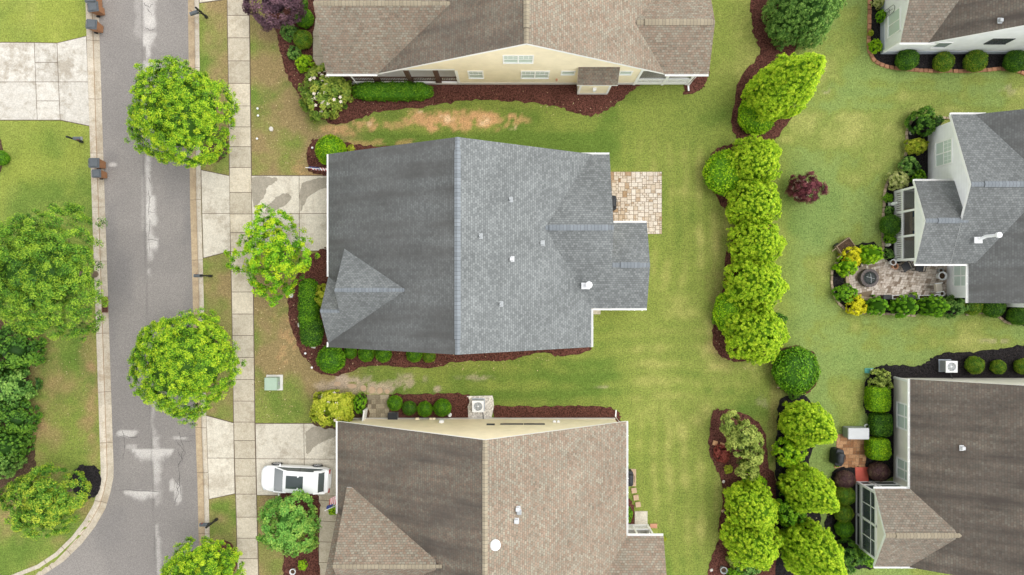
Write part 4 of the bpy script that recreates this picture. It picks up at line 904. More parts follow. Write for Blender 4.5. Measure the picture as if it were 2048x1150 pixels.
mb = MB(); mb.box(0, 0, .05, .85, 2.2, .32); mb.box(0, 0, .32, .18, 2.2, .85); mb.box(.18, 0, .32, .85, .16, .6); mb.box(.18, 2.04, .32, .85, 2.2, .6); mb.build('frame', M['wicker'], t, bevel=.03)
for k in range(2):
    mb = MB(); mb.box(.2, .18+k*.93, .33, .84, 1.08+k*.93, .48); mb.build('cushion', M['cushion'], t, bevel=.04)
mb = MB(); mb.obox((.36, .42, .66), (.16, .42, .40), .25); mb.build('pillow', M['blue_cloth'], t, bevel=.05)
mb = MB(); mb.obox((.36, 1.80, .66), (.16, .42, .40), -.15); mb.build('pillow', M['blue_cloth'], t, bevel=.05)
# ---- brown house at the lower right
h = House('house', 'brown roofed house at the lower right with a glazed sunroom gable', 'shingle_dark', 'cap_brown', 'beige_siding')
h.gable_y(-18.5, -6.05, 36.0, 8.4, 26.3, 2.9, 46, 2.9, .95, .1, gut=(0, 0), rk=(1, 1)); h.gutter((26.3, -13.3, 2.9), (26.3, -6.05, 2.9), (-1, 0))
h.gable_x(23.95, 28.5, -15.9, 4.3, -18.45, 2.9, -13.3, 2.9, .16, .03, gut=(1, 1), rk=(1, 0))
mb = h.wall; mb.box(26.8, -18.1, 0, 45, -6.35, 2.85); mb.vprism([(26.8, 2.851), (45, 2.851), (36, 8.0)], 'x', -6.55, -6.35)
mb.vprism([(-18.1, 2.72), (-13.6, 2.72), (-13.6, 2.85), (-15.9, 4.0), (-18.1, 2.85)], 'y', 24.2, 24.32); mb.box(26.76, -6.4, 0, 26.9, -6.25, 2.84, 2)
h.window('W', 26.8, -9.75, -7.9, .45, 2.4, 2, 1, 'pane_green', fr=.11); h.window('W', 26.8, -13.2, -11.75, .45, 2.4, 2, 1, 'pane_green', fr=.11)
h.ridge_cap((23.95, -15.9, 4.3), (28.8, -15.9, 4.3), dn(0, -1, -.55), dn(0, 1, -.54), .17); h.ridge_cap((24.6, -15.9, 4.33), (28.2, -15.9, 4.33), dn(0, -1, -.55), dn(0, 1, -.54), .2, .05)
h.finish(); pipe_vent(h, 1925, 896, on_plane(1925, 896, 26.3, 2.9, .567)+.04, 'box')
mb = MB(); xw = 24.2
for y in (-18.05, -15.85, -13.65): mb.box(xw-.07, y-.07, 0, xw+.07, y+.07, 2.72)
for z in (.0, .62, .74, 2.58): mb.box(xw-.072, -18.1, z, xw+.072, -13.6, z+.14)
for y in (-16.95, -14.75): mb.box(xw-.03, y-.03, .76, xw+.03, y+.03, 2.6)
mb.box(xw-.03, -18.0, 1.95, xw+.03, -13.7, 2.0)
for x in (24.25, 25.0, 25.25, 26.75): mb.box(x-.05, -13.72, .0, x+.05, -13.6, 2.85)
for z in (0., .75, 2.62): mb.box(24.2, -13.715, z, 26.8, -13.605, z+.12)
o = mb.build('sunroom_frame', M['white'], h.root)
mb = MB(); mb.box(xw-.012, -18, .14, xw+.0, -13.7, 2.6); mb.box(24.3, -13.66, .12, 26.75, -13.65, 2.62); mb.build('pane', M['sunroom_glass'], o)
mb = MB(); mb.box(24.2, -18.1, -.02, 26.8, -13.6, .06); mb.build('sunroom_floor', M['found_white'], h.root)
mb = MB(); mb.box(24.25, -18.1, 0, 26.8, -18.0, 2.7); mb.build('sunroom_wall', M['beige_siding'], h.root)
t = thing('dining_table', 'small round white table seen through the sunroom glass', 'table', (25.0, -17.2, .06))
mb = MB(); mb.lathe([(.5,.70),(.52,.72),(.52,.74),(.5,.75)], n=24); mb.build('tabletop', M['white_plastic'], t); mb = MB(); mb.lathe([(.28,0),(.26,.03),(.05,.08),(.05,.7)], n=16); mb.build('pedestal', M['white_plastic'], t)
# ================================================================== PLANTS
def nrm(a): return a/np.maximum(np.linalg.norm(a, axis=1, keepdims=True), 1e-6)
def leaves(p, n, l, w, tone, fold=.25, up=None):
    """leaf-sized bent quads at points p facing n"""
    N = len(p); n = nrm(n); t = rng.normal(size=(N, 3))
    if up is not None: t = t*.45 + up
    t = nrm(t - n*(t*n).sum(1, keepdims=True)); b = np.cross(n, t)
    l = (l*rng.uniform(.65, 1.25, N))[:, None]; w = (w*rng.uniform(.7, 1.2, N))[:, None]
    v = np.stack([p - t*l*.5, p + b*w*.5 - n*w*fold, p + t*l*.5, p - b*w*.5 - n*w*fold], 1)
    return v, np.repeat(tone, 4)
def leafmesh(name, V, T, mats, core=None, extra=None):
    v = V.reshape(-1, 3); nv = len(v); q = np.arange(nv).reshape(-1, 4)
    mi = np.zeros(len(q), np.int32); T = T.copy()
    if extra is not None:
        ve, te = extra; o = nv; v = np.concatenate([v, ve.reshape(-1, 3)]); q = np.concatenate([q, np.arange(o, o+len(ve)*4).reshape(-1, 4)]); mi = np.concatenate([mi, np.ones(len(ve), np.int32)]); T = np.concatenate([T, te])
    if core is not None:
        cv, cq = core; o = len(v); v = np.concatenate([v, cv]); q = np.concatenate([q, cq+o]); mi = np.concatenate([mi, np.zeros(len(cq), np.int32)]); T = np.concatenate([T, np.full(len(cv), .2)])  # core gets a dark tone, imitating the shaded gaps inside the foliage
    me = bpy.data.meshes.new(name); me.vertices.add(len(v)); me.vertices.foreach_set('co', v.astype(np.float32).ravel())
    nf = len(q); me.loops.add(nf*4); me.loops.foreach_set('vertex_index', q.ravel().astype(np.int32)); me.polygons.add(nf)
    me.polygons.foreach_set('loop_start', np.arange(0, nf*4, 4, dtype=np.int32)); me.polygons.foreach_set('loop_total', np.full(nf, 4, np.int32)); me.polygons.foreach_set('material_index', mi)
    a = me.attributes.new('tone', 'FLOAT', 'POINT'); a.data.foreach_set('value', np.clip(T, 0, 1).astype(np.float32))
    for m in mats: me.materials.append(m)
    me.update(); me.validate(); return me
def coreball(rx, ry, rz, cz, n=14, m=8, e=2.0):
    vs = []
    for j in range(m+1):
        ph = -math.pi/2 + math.pi*j/m
        for i in range(n):
            th = 2*math.pi*i/n; d = np.array([math.cos(ph)*math.cos(th), math.cos(ph)*math.sin(th), math.sin(ph)])
            d = d/ (np.abs(d)**e).sum()**(1/e); vs.append((d[0]*rx, d[1]*ry, cz + d[2]*rz))
    q = [[j*n+i, j*n+(i+1) % n, (j+1)*n+(i+1) % n, (j+1)*n+i] for j in range(m) for i in range(n)]
    return np.array(vs), np.array(q)
def dirs(N, lo=-.5):
    d = nrm(rng.normal(size=(N*3, 3))); d = d[d[:, 2] > lo][:N]
    while len(d) < N: d = np.concatenate([d, d[:N-len(d)]])
    return d
def clumpy(name, m, r, cz, K, rc, nl, l, w, lo=-.45, lob=.22, tip=.38, core=.55, e=2.0, fill=0.0, up=None, tsd=.13):
    """crown of leaf clumps on an uneven ellipsoid: r=(rx,ry,rz), centre height cz"""
    d = dirs(K, lo); d = d/((np.abs(d)**e).sum(1)**(1/e))[:, None]
    lb = 1 + lob*(np.sin(d[:, 0]*3.1+rng.uniform(0, 6))*np.sin(d[:, 1]*3.7+rng.uniform(0, 6)) + .6*np.sin(d[:, 2]*4+d[:, 0]*5)) + rng.normal(0, .06, K)
    rr = np.array(r); c = d*rr*lb[:, None]*np.where(rng.random(K) < fill, rng.uniform(.45, .8, K), 1)[:, None] + np.array([0, 0, cz])
    n0 = nrm(d/rr); ct = rng.normal(.45, tsd, K); cr = rc*rng.uniform(.7, 1.3, K)
    idx = np.repeat(np.arange(K), nl); N = len(idx)
    dd = nrm(rng.normal(size=(N, 3))); s = (dd*n0[idx]).sum(1) < -.25; dd[s] = -dd[s]
    q = rng.random(N)**.45; p = c[idx] + dd*(cr[idx]*q)[:, None]
    nn = dd*.55 + n0[idx]*.45 + rng.normal(0, .38, (N, 3)) + np.array([0, 0, .25])
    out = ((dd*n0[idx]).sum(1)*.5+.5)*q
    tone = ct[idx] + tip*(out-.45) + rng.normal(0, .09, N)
    V, T = leaves(p, nn, l, w, tone, up=up)
    co = coreball(r[0]*core, r[1]*core, r[2]*core, cz, e=e) if core else None
    return leafmesh(name, V, T, [m], co)
def conifer(name, m, R_, Ht, K, rc, nl, l, w, tip=.42, point=1.25, z0=.12):
    """egg-to-cone evergreen of up-swept spray clumps"""
    prof = lambda z: R_*np.clip(np.where(z < .3, .82+.6*z, 1.0*(1-(np.clip(z-.3, 0, .7)/.7)**point)**.85), .0, 1)
    zz_ = np.linspace(0, 1, 400); pz = prof(zz_); wz = (pz+.02*R_)*np.sqrt(1 + (np.gradient(pz, zz_*Ht))**2) + 1e-4; cdf = np.cumsum(wz); cdf /= cdf[-1]; z = np.interp(rng.random(K), cdf, zz_); th = rng.uniform(0, 6.2832, K)
    lobes = 1 + .10*np.sin(th*5+z*4+rng.uniform(0, 6)) + .07*np.sin(th*9-z*7) + rng.normal(0, .04, K); rad = prof(z)*lobes*np.where(rng.random(K) < .4, rng.uniform(.78, .95, K), 1)
    c = np.stack([np.cos(th)*rad, np.sin(th)*rad, z0 + z*(Ht-z0)], 1)
    n0 = nrm(np.stack([np.cos(th), np.sin(th), .35+.9*z], 1)); ct = rng.normal(.45, .12, K); cr = rc*rng.uniform(.7, 1.25, K)*(1-.3*z)
    idx = np.repeat(np.arange(K), nl); N = len(idx); dd = nrm(rng.normal(size=(N, 3))); s = (dd*n0[idx]).sum(1) < -.2; dd[s] = -dd[s]
    q = rng.random(N)**.45; p = c[idx] + dd*(cr[idx]*q)[:, None]*np.array([1, 1, 1.25])
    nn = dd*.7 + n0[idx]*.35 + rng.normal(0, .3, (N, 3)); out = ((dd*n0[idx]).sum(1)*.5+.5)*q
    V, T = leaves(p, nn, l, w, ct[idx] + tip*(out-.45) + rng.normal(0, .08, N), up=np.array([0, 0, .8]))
    vs = []; n = 12; zs = np.linspace(0, .94, 9)
    for zz in zs:
        for i in range(n): a = 6.2832*i/n; vs.append((math.cos(a)*float(prof(zz))*.7, math.sin(a)*float(prof(zz))*.7, z0+zz*(Ht-z0)))
    q4 = [[j*n+i, j*n+(i+1) % n, (j+1)*n+(i+1) % n, (j+1)*n+i] for j in range(8) for i in range(n)]
    return leafmesh(name, V, T, [m], (np.array(vs), np.array(q4)))
def clipped(name, m, r, e=2.0, N=3500, l=.085, w=.05, rough=.05, cz=None, flecks=None, tsd=.24):
    """sheared shrub: a close skin of small leaves over a solid heart"""
    cz = r[2]*.85 if cz is None else cz; d = dirs(N, -.75)
    if e > 2.5:      # box-like: spread evenly over the faces
        f = rng.choice(5, N, p=np.array([r[1]*r[2], r[1]*r[2], r[0]*r[2], r[0]*r[2], 2*r[0]*r[1]])/(2*r[1]*r[2]+2*r[0]*r[2]+2*r[0]*r[1])); u = rng.uniform(-1, 1, (N, 2)); d = np.zeros((N, 3))
        for k, (ax, sg) in enumerate([(0, 1), (0, -1), (1, 1), (1, -1), (2, 1)]):
            s = f == k; o = [a for a in range(3) if a != ax]; d[s, ax] = sg; d[s, o[0]] = u[s, 0]; d[s, o[1]] = u[s, 1]
    d = d/((np.abs(d)**e).sum(1)**(1/e))[:, None]; rr = np.array(r)
    nn0 = nrm(np.sign(d)*np.abs(d)**(e-1)/rr); lump = rough*(np.sin(d[:, 0]*7*r[0]+1)+np.sin(d[:, 1]*8*r[1]+2)+np.sin(d[:, 2]*6))*.5
    p = d*rr + nn0*(lump + rng.normal(0, rough*.7, N))[:, None] + np.array([0, 0, cz])
    T0 = .45 + rng.normal(0, tsd, N) + .9*lump/max(rough, .01)*.12
    V, T = leaves(p, nn0 + rng.normal(0, .55, (N, 3)), l, w, T0)
    ex = None
    if flecks:
        mm, k, sz = flecks; i = rng.choice(N, k); ve, te = leaves(p[i]+nn0[i]*.05, nn0[i]+rng.normal(0, .3, (k, 3)), sz, sz*.9, np.full(k, .5)); ex = (ve, te)
    co = coreball(r[0]*.95, r[1]*.95, r[2]*.95, cz, 20, 12, e)
    return leafmesh(name, V, T, [m] + ([flecks[0]] if flecks else []), co, ex)
def trunk(name, path_h, r0, limbs, spread, top):
    mb = MB(); mb.tube([(0, 0, -.05), (.03, .02, path_h*.5), (.02, -.03, path_h)], [r0*1.35, r0, r0*.8], 9)
    for k in range(limbs):
        a = 6.2832*k/limbs + random.uniform(-.3, .3); s = spread*random.uniform(.6, 1)
        m1 = (math.cos(a)*s*.45, math.sin(a)*s*.45, path_h + (top-path_h)*.5); e = (math.cos(a)*s, math.sin(a)*s, top*random.uniform(.85, 1.05))
        mb.tube([(.02, -.03, path_h*.92), m1, e], [r0*.6, r0*.38, r0*.12], 6)
        b = a + random.uniform(.4, .8); mb.tube([m1, (math.cos(b)*s*.85, math.sin(b)*s*.85, top*.95)], [r0*.32, r0*.1], 5)
    return mb
def tree(name, u, v, hc, label, cat, crownmesh, tr, group=None, scale=1, rz=0):
    """u,v = where the middle of the crown shows in the photo, hc = its height"""
    p = P(u, v, hc*scale); t = thing(name, label, cat, (p.x, p.y, 0), rz, group); t.scale = (scale,)*3
    link('crown', crownmesh, t); tr.build('trunk', M['bark'], t, True); return t
STR = dict(K=330, rc=.50, nl=85, l=.19, w=.115)
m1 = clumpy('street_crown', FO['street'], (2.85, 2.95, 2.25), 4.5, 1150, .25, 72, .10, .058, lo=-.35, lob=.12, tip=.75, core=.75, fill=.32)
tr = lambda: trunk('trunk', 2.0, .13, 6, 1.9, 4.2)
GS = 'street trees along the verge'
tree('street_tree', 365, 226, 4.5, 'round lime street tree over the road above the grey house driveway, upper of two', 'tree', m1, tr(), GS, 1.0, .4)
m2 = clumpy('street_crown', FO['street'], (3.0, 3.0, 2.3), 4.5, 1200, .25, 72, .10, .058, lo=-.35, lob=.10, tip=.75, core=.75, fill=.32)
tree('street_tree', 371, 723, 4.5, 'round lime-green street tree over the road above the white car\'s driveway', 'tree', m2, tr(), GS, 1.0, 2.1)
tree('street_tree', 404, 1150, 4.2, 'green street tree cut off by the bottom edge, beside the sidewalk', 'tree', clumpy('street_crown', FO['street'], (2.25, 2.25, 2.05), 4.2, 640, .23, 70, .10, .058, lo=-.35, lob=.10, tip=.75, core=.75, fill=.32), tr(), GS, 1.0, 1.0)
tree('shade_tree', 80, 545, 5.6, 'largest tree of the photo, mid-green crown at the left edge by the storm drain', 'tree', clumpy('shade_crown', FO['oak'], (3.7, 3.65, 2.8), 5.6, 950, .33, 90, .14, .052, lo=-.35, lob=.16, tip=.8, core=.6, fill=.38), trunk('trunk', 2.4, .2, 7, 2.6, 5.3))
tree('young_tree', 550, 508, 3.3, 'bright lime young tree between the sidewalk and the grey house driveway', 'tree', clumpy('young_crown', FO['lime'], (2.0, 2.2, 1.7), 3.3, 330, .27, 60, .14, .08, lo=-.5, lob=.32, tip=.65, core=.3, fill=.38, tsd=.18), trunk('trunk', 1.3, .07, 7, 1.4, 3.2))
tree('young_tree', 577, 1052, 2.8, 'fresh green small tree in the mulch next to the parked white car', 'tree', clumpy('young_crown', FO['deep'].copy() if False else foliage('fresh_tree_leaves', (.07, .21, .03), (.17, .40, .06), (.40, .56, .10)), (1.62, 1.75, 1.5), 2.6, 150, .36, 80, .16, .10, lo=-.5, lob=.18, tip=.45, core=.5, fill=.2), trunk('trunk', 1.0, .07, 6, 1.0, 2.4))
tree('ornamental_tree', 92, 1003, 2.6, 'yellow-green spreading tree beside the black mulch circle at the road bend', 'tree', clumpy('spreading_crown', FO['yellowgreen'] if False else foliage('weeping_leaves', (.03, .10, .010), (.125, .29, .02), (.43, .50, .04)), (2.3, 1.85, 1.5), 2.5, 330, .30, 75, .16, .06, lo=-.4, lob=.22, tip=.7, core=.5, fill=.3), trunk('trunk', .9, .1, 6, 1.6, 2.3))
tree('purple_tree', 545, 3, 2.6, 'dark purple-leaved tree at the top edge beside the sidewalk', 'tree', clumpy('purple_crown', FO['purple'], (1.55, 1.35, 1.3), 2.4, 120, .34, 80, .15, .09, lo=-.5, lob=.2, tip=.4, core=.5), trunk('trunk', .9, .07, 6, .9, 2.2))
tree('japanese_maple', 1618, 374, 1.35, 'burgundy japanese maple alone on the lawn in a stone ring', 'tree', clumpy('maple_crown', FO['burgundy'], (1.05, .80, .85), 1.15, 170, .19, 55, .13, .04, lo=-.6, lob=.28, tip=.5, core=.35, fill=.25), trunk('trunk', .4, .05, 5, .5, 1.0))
def ev(name, u, v, hc, label, cat, me, sc_=1, rz=0, group=None):
    p = P(u, v, hc); o = link(name, me); o.location = (p.x, p.y, 0); o.rotation_euler = (0, 0, rz); o.scale = (sc_,)*3 if not hasattr(sc_, '__len__') else sc_
    return tag(o, label, cat, group)
GH = 'bright evergreens of the hedge rows'
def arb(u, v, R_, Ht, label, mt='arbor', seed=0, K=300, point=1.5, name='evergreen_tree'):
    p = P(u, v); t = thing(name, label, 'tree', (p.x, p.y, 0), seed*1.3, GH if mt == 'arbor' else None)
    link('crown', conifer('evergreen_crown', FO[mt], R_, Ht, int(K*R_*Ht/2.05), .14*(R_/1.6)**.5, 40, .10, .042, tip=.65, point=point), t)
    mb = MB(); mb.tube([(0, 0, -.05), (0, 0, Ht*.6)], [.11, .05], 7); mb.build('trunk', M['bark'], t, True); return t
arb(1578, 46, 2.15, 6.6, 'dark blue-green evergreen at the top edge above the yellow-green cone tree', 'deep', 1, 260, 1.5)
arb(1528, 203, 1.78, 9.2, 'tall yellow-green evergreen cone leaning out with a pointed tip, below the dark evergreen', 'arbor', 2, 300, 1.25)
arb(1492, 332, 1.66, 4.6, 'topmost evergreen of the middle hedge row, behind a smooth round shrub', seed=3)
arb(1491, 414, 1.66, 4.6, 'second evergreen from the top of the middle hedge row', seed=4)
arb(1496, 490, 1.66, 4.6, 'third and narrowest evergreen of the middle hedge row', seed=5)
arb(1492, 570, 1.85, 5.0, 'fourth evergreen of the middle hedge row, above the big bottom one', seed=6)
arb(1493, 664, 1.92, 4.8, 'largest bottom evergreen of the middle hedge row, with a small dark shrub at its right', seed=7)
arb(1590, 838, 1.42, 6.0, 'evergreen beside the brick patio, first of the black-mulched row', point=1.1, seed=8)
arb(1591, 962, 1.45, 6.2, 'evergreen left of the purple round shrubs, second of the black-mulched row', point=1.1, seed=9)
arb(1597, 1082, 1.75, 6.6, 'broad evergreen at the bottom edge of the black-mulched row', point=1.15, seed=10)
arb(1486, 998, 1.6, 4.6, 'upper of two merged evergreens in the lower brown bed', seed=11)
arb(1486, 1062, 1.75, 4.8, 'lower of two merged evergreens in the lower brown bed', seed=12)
# multi-stem olive-green small tree in the lower bed
t = thing('multi_stem_tree', 'open olive-green multi-stemmed tree in the lower brown bed above the merged evergreens', 'tree', P(1474, 885, 0), 0)
mb = MB()
for k, (du, dv, r, hz) in enumerate([(1462,848,.62,2.2),(1490,868,.75,2.6),(1480,893,.6,2.5),(1505,912,.62,2.2),(1497,938,.55,1.8),(1470,872,.5,2.2),(1508,885,.5,2.0)]):
    q = P(du, dv, hz) - P(1474, 885, 0); o = link('crown', clumpy('olive_crown', FO['olive'], (r, r, r*.9), 0, 26, .26, 75, .16, .08, lo=-.6, lob=.2, tip=.5, core=.4), t); o.location = q
    mb.tube([(0, 0, -.05), (q.x*.5, q.y*.5, q.z*.5), q], [.06, .045, .02], 6)
mb.build('trunk', M['bark'], t, True)
# ---------------------------------------------------------------- clipped shrubs
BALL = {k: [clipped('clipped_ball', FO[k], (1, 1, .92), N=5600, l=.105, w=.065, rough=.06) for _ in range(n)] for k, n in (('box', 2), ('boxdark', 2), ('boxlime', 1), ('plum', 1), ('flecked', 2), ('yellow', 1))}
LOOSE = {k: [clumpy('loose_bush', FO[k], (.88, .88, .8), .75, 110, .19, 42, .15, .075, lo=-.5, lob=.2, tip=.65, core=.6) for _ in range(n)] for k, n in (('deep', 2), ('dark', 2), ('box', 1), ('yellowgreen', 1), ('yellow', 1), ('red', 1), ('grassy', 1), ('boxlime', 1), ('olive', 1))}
cnt = [0]
def shrub(u, v, rpx, kind, label, lib=BALL, asp=(1, 1, 1), name='clipped_shrub', group=None, rz=None, cat='shrub'):
    r = rpx*.0340; cnt[0] += 1; me = lib[kind][cnt[0] % len(lib[kind])]
    return ev(name, u, v, r*.8*asp[2], label, cat, me, (r*asp[0], r*asp[1], r*asp[2]), cnt[0]*1.7 if rz is None and asp[0] == asp[1] else (rz or 0), group)
S = shrub; L = LOOSE
S(662,301,29,'boxlime','bright round shrub at the top left corner of the grey house roof')
S(663,718,27,'box','large clipped ball at the bottom left corner of the grey house roof')
G1 = 'small balls along the grey house wall'
S(701,704,13,'box','smallest green ball half under the grey eave, next to the large corner ball',group=G1)
S(733,707,16,'box','left of two touching green balls under the grey eave',group=G1)
S(767,708,16,'box','right of two touching green balls under the grey eave',group=G1)
S(829,708,16,'box','green ball beside the reddish shrub under the grey eave',group=G1)
S(858,712,13,'flecked','reddish-green small shrub at the right end under the grey eave')
ev('hedge', 614, 612, 1.1, 'upper long clipped hedge left of the grey house porch', 'hedge', clipped('hedge', FO['box'], (.62, 1.85, .62), 4, 7500, .105, .065, .05, .62))
ev('hedge', 620, 664, 1.1, 'lower rounded clipped hedge end left of the grey house porch', 'hedge', clipped('hedge', FO['boxdark'], (.72, .98, .6), 3, 4800, .105, .065, .05, .62))
S(646,592,22,'yellowgreen','yellow-green bush tucked under the grey porch roof edge',L,name='bush')
ev('hedge', 784, 181, .8, 'long clipped hedge in front of the cream house porch', 'hedge', clipped('hedge', foliage('fresh_hedge_leaves', (.05, .17, .008), (.12, .31, .012), (.24, .44, .02)), (2.75, .56, .55), 4, 9500, .115, .07, .06, .55))
fl = clumpy('flowering_bush', FO['olive'] if False else foliage('magnolia_leaves', (.05, .12, .012), (.17, .27, .03), (.36, .40, .06)), (1.45, 1.55, 1.0), 1.1, 130, .30, 60, .20, .11, lo=-.4, lob=.22, tip=.5, core=.55)
def flowers(name, me_owner, K, r, cz, sz, m):
    mb = MB()
    for k in range(K):
        a = random.uniform(0, 6.28); s = random.random()**.5*.97; x, y = math.cos(a)*r[0]*s, math.sin(a)*r[1]*s; z = cz + r[2]*math.sqrt(max(0, 1-s*s))*.95 + .12
        for q in range(5):
            b = 6.28*q/5+a; ca, sa = math.cos(b), math.sin(b)
            mb.poly([(x, y, z), (x+ca*sz*.6-sa*sz*.35, y+sa*sz*.6+ca*sz*.35, z+.04), (x+ca*sz, y+sa*sz, z+.02), (x+ca*sz*.6+sa*sz*.35, y+sa*sz*.6-ca*sz*.35, z+.04)])
    o = mb.build(name, m, me_owner); return o
p = P(655, 186, 1.0); t = thing('flowering_bush', 'loose green bush with cream blossoms at the cream house porch corner', 'bush', (p.x, p.y, 0))
link('foliage', fl, t); flowers('blossom', t, 34, (1.4, 1.5, 1.0), 1.1, .13, M['petal'])
p = P(668, 815, .9); t = thing('flowering_bush', 'yellow-green rounded bush with few pale blossoms beside the lower driveway', 'bush', (p.x, p.y, 0))
link('foliage', clumpy('yellow_green_bush', FO['yellowgreen'], (1.35, 1.15, .95), 1.0, 110, .28, 60, .19, .10, lo=-.4, lob=.14, tip=.5, core=.6), t); flowers('blossom', t, 9, (1.3, 1.1, .95), 1.0, .14, M['petal'])
S(719,808,19,'box','loose green bush between the yellow-green bush and the mossy tiles',L,(.7,1,1),name='bush')
G2 = 'clipped balls along the lower cream wall'
S(790,806,15,'box','first ball of the row by the lower cream wall, next to the dark bin',group=G2); S(819,816,14,'boxdark','second ball of the row by the lower cream wall',group=G2); S(850,818,15,'box','third ball of the row by the lower cream wall',group=G2); S(885,815,17,'box','last and biggest ball of the row by the lower cream wall, near the white ornament',group=G2)
# along the top house walk
S(609,37,18,'box','dark green ball under the corner of the top house, by the purple tree')
S(579,62,17,'deep','blue-green loose bush below the purple tree',L,name='bush'); S(606,79,18,'flecked','yellow-green ball beside the top house walkway'); S(588,107,14,'deep','small green bush halfway along the top house walkway',L,name='bush'); S(609,127,17,'boxlime','light green bush above the blossoming bush',L,name='bush')
S(596,2,18,'dark','dark evergreen bush at the top edge between purple tree and roof',L,name='bush')
# left edge
S(30,700,46,'dark','dark green bush mass below the largest tree at the left edge',L,(1,1.1,1.1),name='bush'); S(22,770,42,'deep','middle dark bush at the left edge with pale blooms',L,(1,1.1,1.1),name='bush'); S(30,835,40,'dark','lower dark bush at the left edge above the evergreen',L,name='bush')
arb(20, 905, 1.5, 4.4, 'dark shaggy evergreen at the left edge above the spreading tree', 'deep', 14, 240, 1.6); arb(46, 880, 1.1, 3.4, 'smaller dark evergreen beside the shaggy one at the left edge', 'dark', 15, 240, 1.6)
S(3,316,14,'box','clipped bush cut by the left edge below the pale driveway')
# middle hedge companions
S(1452,346,43,'boxlime','smooth bright shrub in front of the topmost hedge evergreen',asp=(1,1,.8)); S(1466,624,38,'boxlime','smooth bright shrub at the left of the lower hedge row',asp=(1,1.15,.8)); S(1513,232,36,'boxlime','smooth bright green shrub under the tall cone tree',asp=(1,1,.7))
S(1553,643,18,'dark','small dark shrub sticking out right of the middle hedge row',L,name='bush'); S(1431,640,8,'box','tiny sprig at the left of the middle hedge mulch',L,name='bush')
S(1591,740,43,'box','large round shrub in its own mulch ring between the two hedge rows',asp=(1,1.05,.8)); S(1588,783,14,'dark','dark small bush between the big round shrub and the evergreens',L,name='bush')
S(1580,902,30,'boxlime','bright bush between first and second evergreens of the black-mulched row',L,name='bush'); S(1578,1018,32,'box','green bush between second and third evergreens of the black-mulched row',L,name='bush')
S(1445,908,17,'red','low red shrub in the lower brown bed by the orange pavers',L,(1,1,.6),name='bush'); S(1508,964,22,'boxlime','green bush between the olive tree and the merged evergreens',L,name='bush')
S(1468,1118,14,'olive','pale olive sprig beside the pot in the lower brown bed',L,name='bush'); S(1498,1132,21,'deep','green bush beside the pot at the bottom edge',L,name='bush'); S(1472,1150,16,'box','green bush cut by the bottom edge near the pot',L,name='bush'); S(1457,938,9,'yellowgreen','yellow tiny plant in the lower brown bed',L,(1,1,.5),name='bush')
# top right house
G3 = 'clipped balls along the top right white house'
S(1814,119,21,'boxdark','first dark ball from the corner along the top right house',group=G3); S(1887,124,19,'flecked','yellow-flecked second ball along the top right house',group=G3); S(1951,122,21,'flecked','third ball along the top right house',group=G3); S(2031,122,21,'boxdark','ball at the right edge along the top right house',group=G3)
S(1751,92,13,'boxlime','small bright bush at the corner of the top right house',L,name='bush'); S(1757,4,13,'grassy','spiky grey-green plant at the top by the brick edging',L,name='bush'); S(1742,66,6,'yellowgreen','tiny yellow plant on the brick edging',L,name='bush'); S(1762,33,9,'box','climbing plant on the trellis by the white wall',L,(.8,1.3,2),name='bush')
# middle right house
S(1849,243,29,'dark','dark leafy shrub at the upper corner of the sunporch house',L,(1,.85,1),name='bush'); S(1833,293,21,'yellowgreen','golden-green shrub left of the sunporch house wall',L,(1,.8,1),name='bush'); S(1817,331,19,'deep','green shrub between golden shrub and grass tuft',L,name='bush'); S(1836,352,14,'box','small green shrub beside the sunporch roof corner',L,name='bush')
S(1796,361,20,'grassy','pale grassy tuft above the sunporch',L,name='grass_tuft'); S(1777,396,9,'box','low plant above the white statue',L,name='bush'); S(1778,420,9,'deep','low plant below the white statue',L,name='bush'); S(1781,450,20,'boxdark','round dark shrub against the sunporch rail'); S(1780,478,12,'box','bush below the round shrub at the sunporch rail',L,name='bush'); S(1777,508,10,'deep','lowest bush at the sunporch rail by the patio',L,name='bush')
def cone(u, v, R_, Ht, kind, label):
    p = P(u, v); t = thing('dwarf_conifer', label, 'shrub', (p.x, p.y, 0), u)
    link('crown', conifer('dwarf_crown', FO[kind], R_, Ht, int(75*R_*Ht/1.3), .15, 55, .11, .05, point=1.4, z0=.05), t); return t
cone(1727,510,.66,2.4,'boxlime','green cone shrub on the patio corner beside the wheeled planter'); cone(1682,534,.62,1.9,'boxlime','green cone shrub left of the golden shrub by the fire pit')
S(1702,513,21,'yellow','golden shrub between two green cones by the fire pit',L,name='bush'); S(1692,588,22,'box','green rounded shrub lower left of the fire pit',L,(1,.8,1),name='bush'); S(1713,611,20,'yellow','golden shrub at the lower left corner of the cobbled patio',L,name='bush')
cone(1741,610,.62,2.0,'box','left of three arborvitae below the cobbled patio'); cone(1793,612,.72,2.4,'box','middle of three arborvitae below the cobbled patio'); cone(1848,611,.72,2.7,'box','right of three arborvitae below the cobbled patio')
S(1908,612,22,'deep','loose dark green bush right of the three arborvitae',L,name='bush'); S(1944,612,18,'flecked','clipped ball under the grey eave at the right edge'); S(1986,613,21,'boxdark','dark ball under the grey eave at the right edge'); S(2036,631,19,'boxdark','ball cut by the right edge below the white bay')
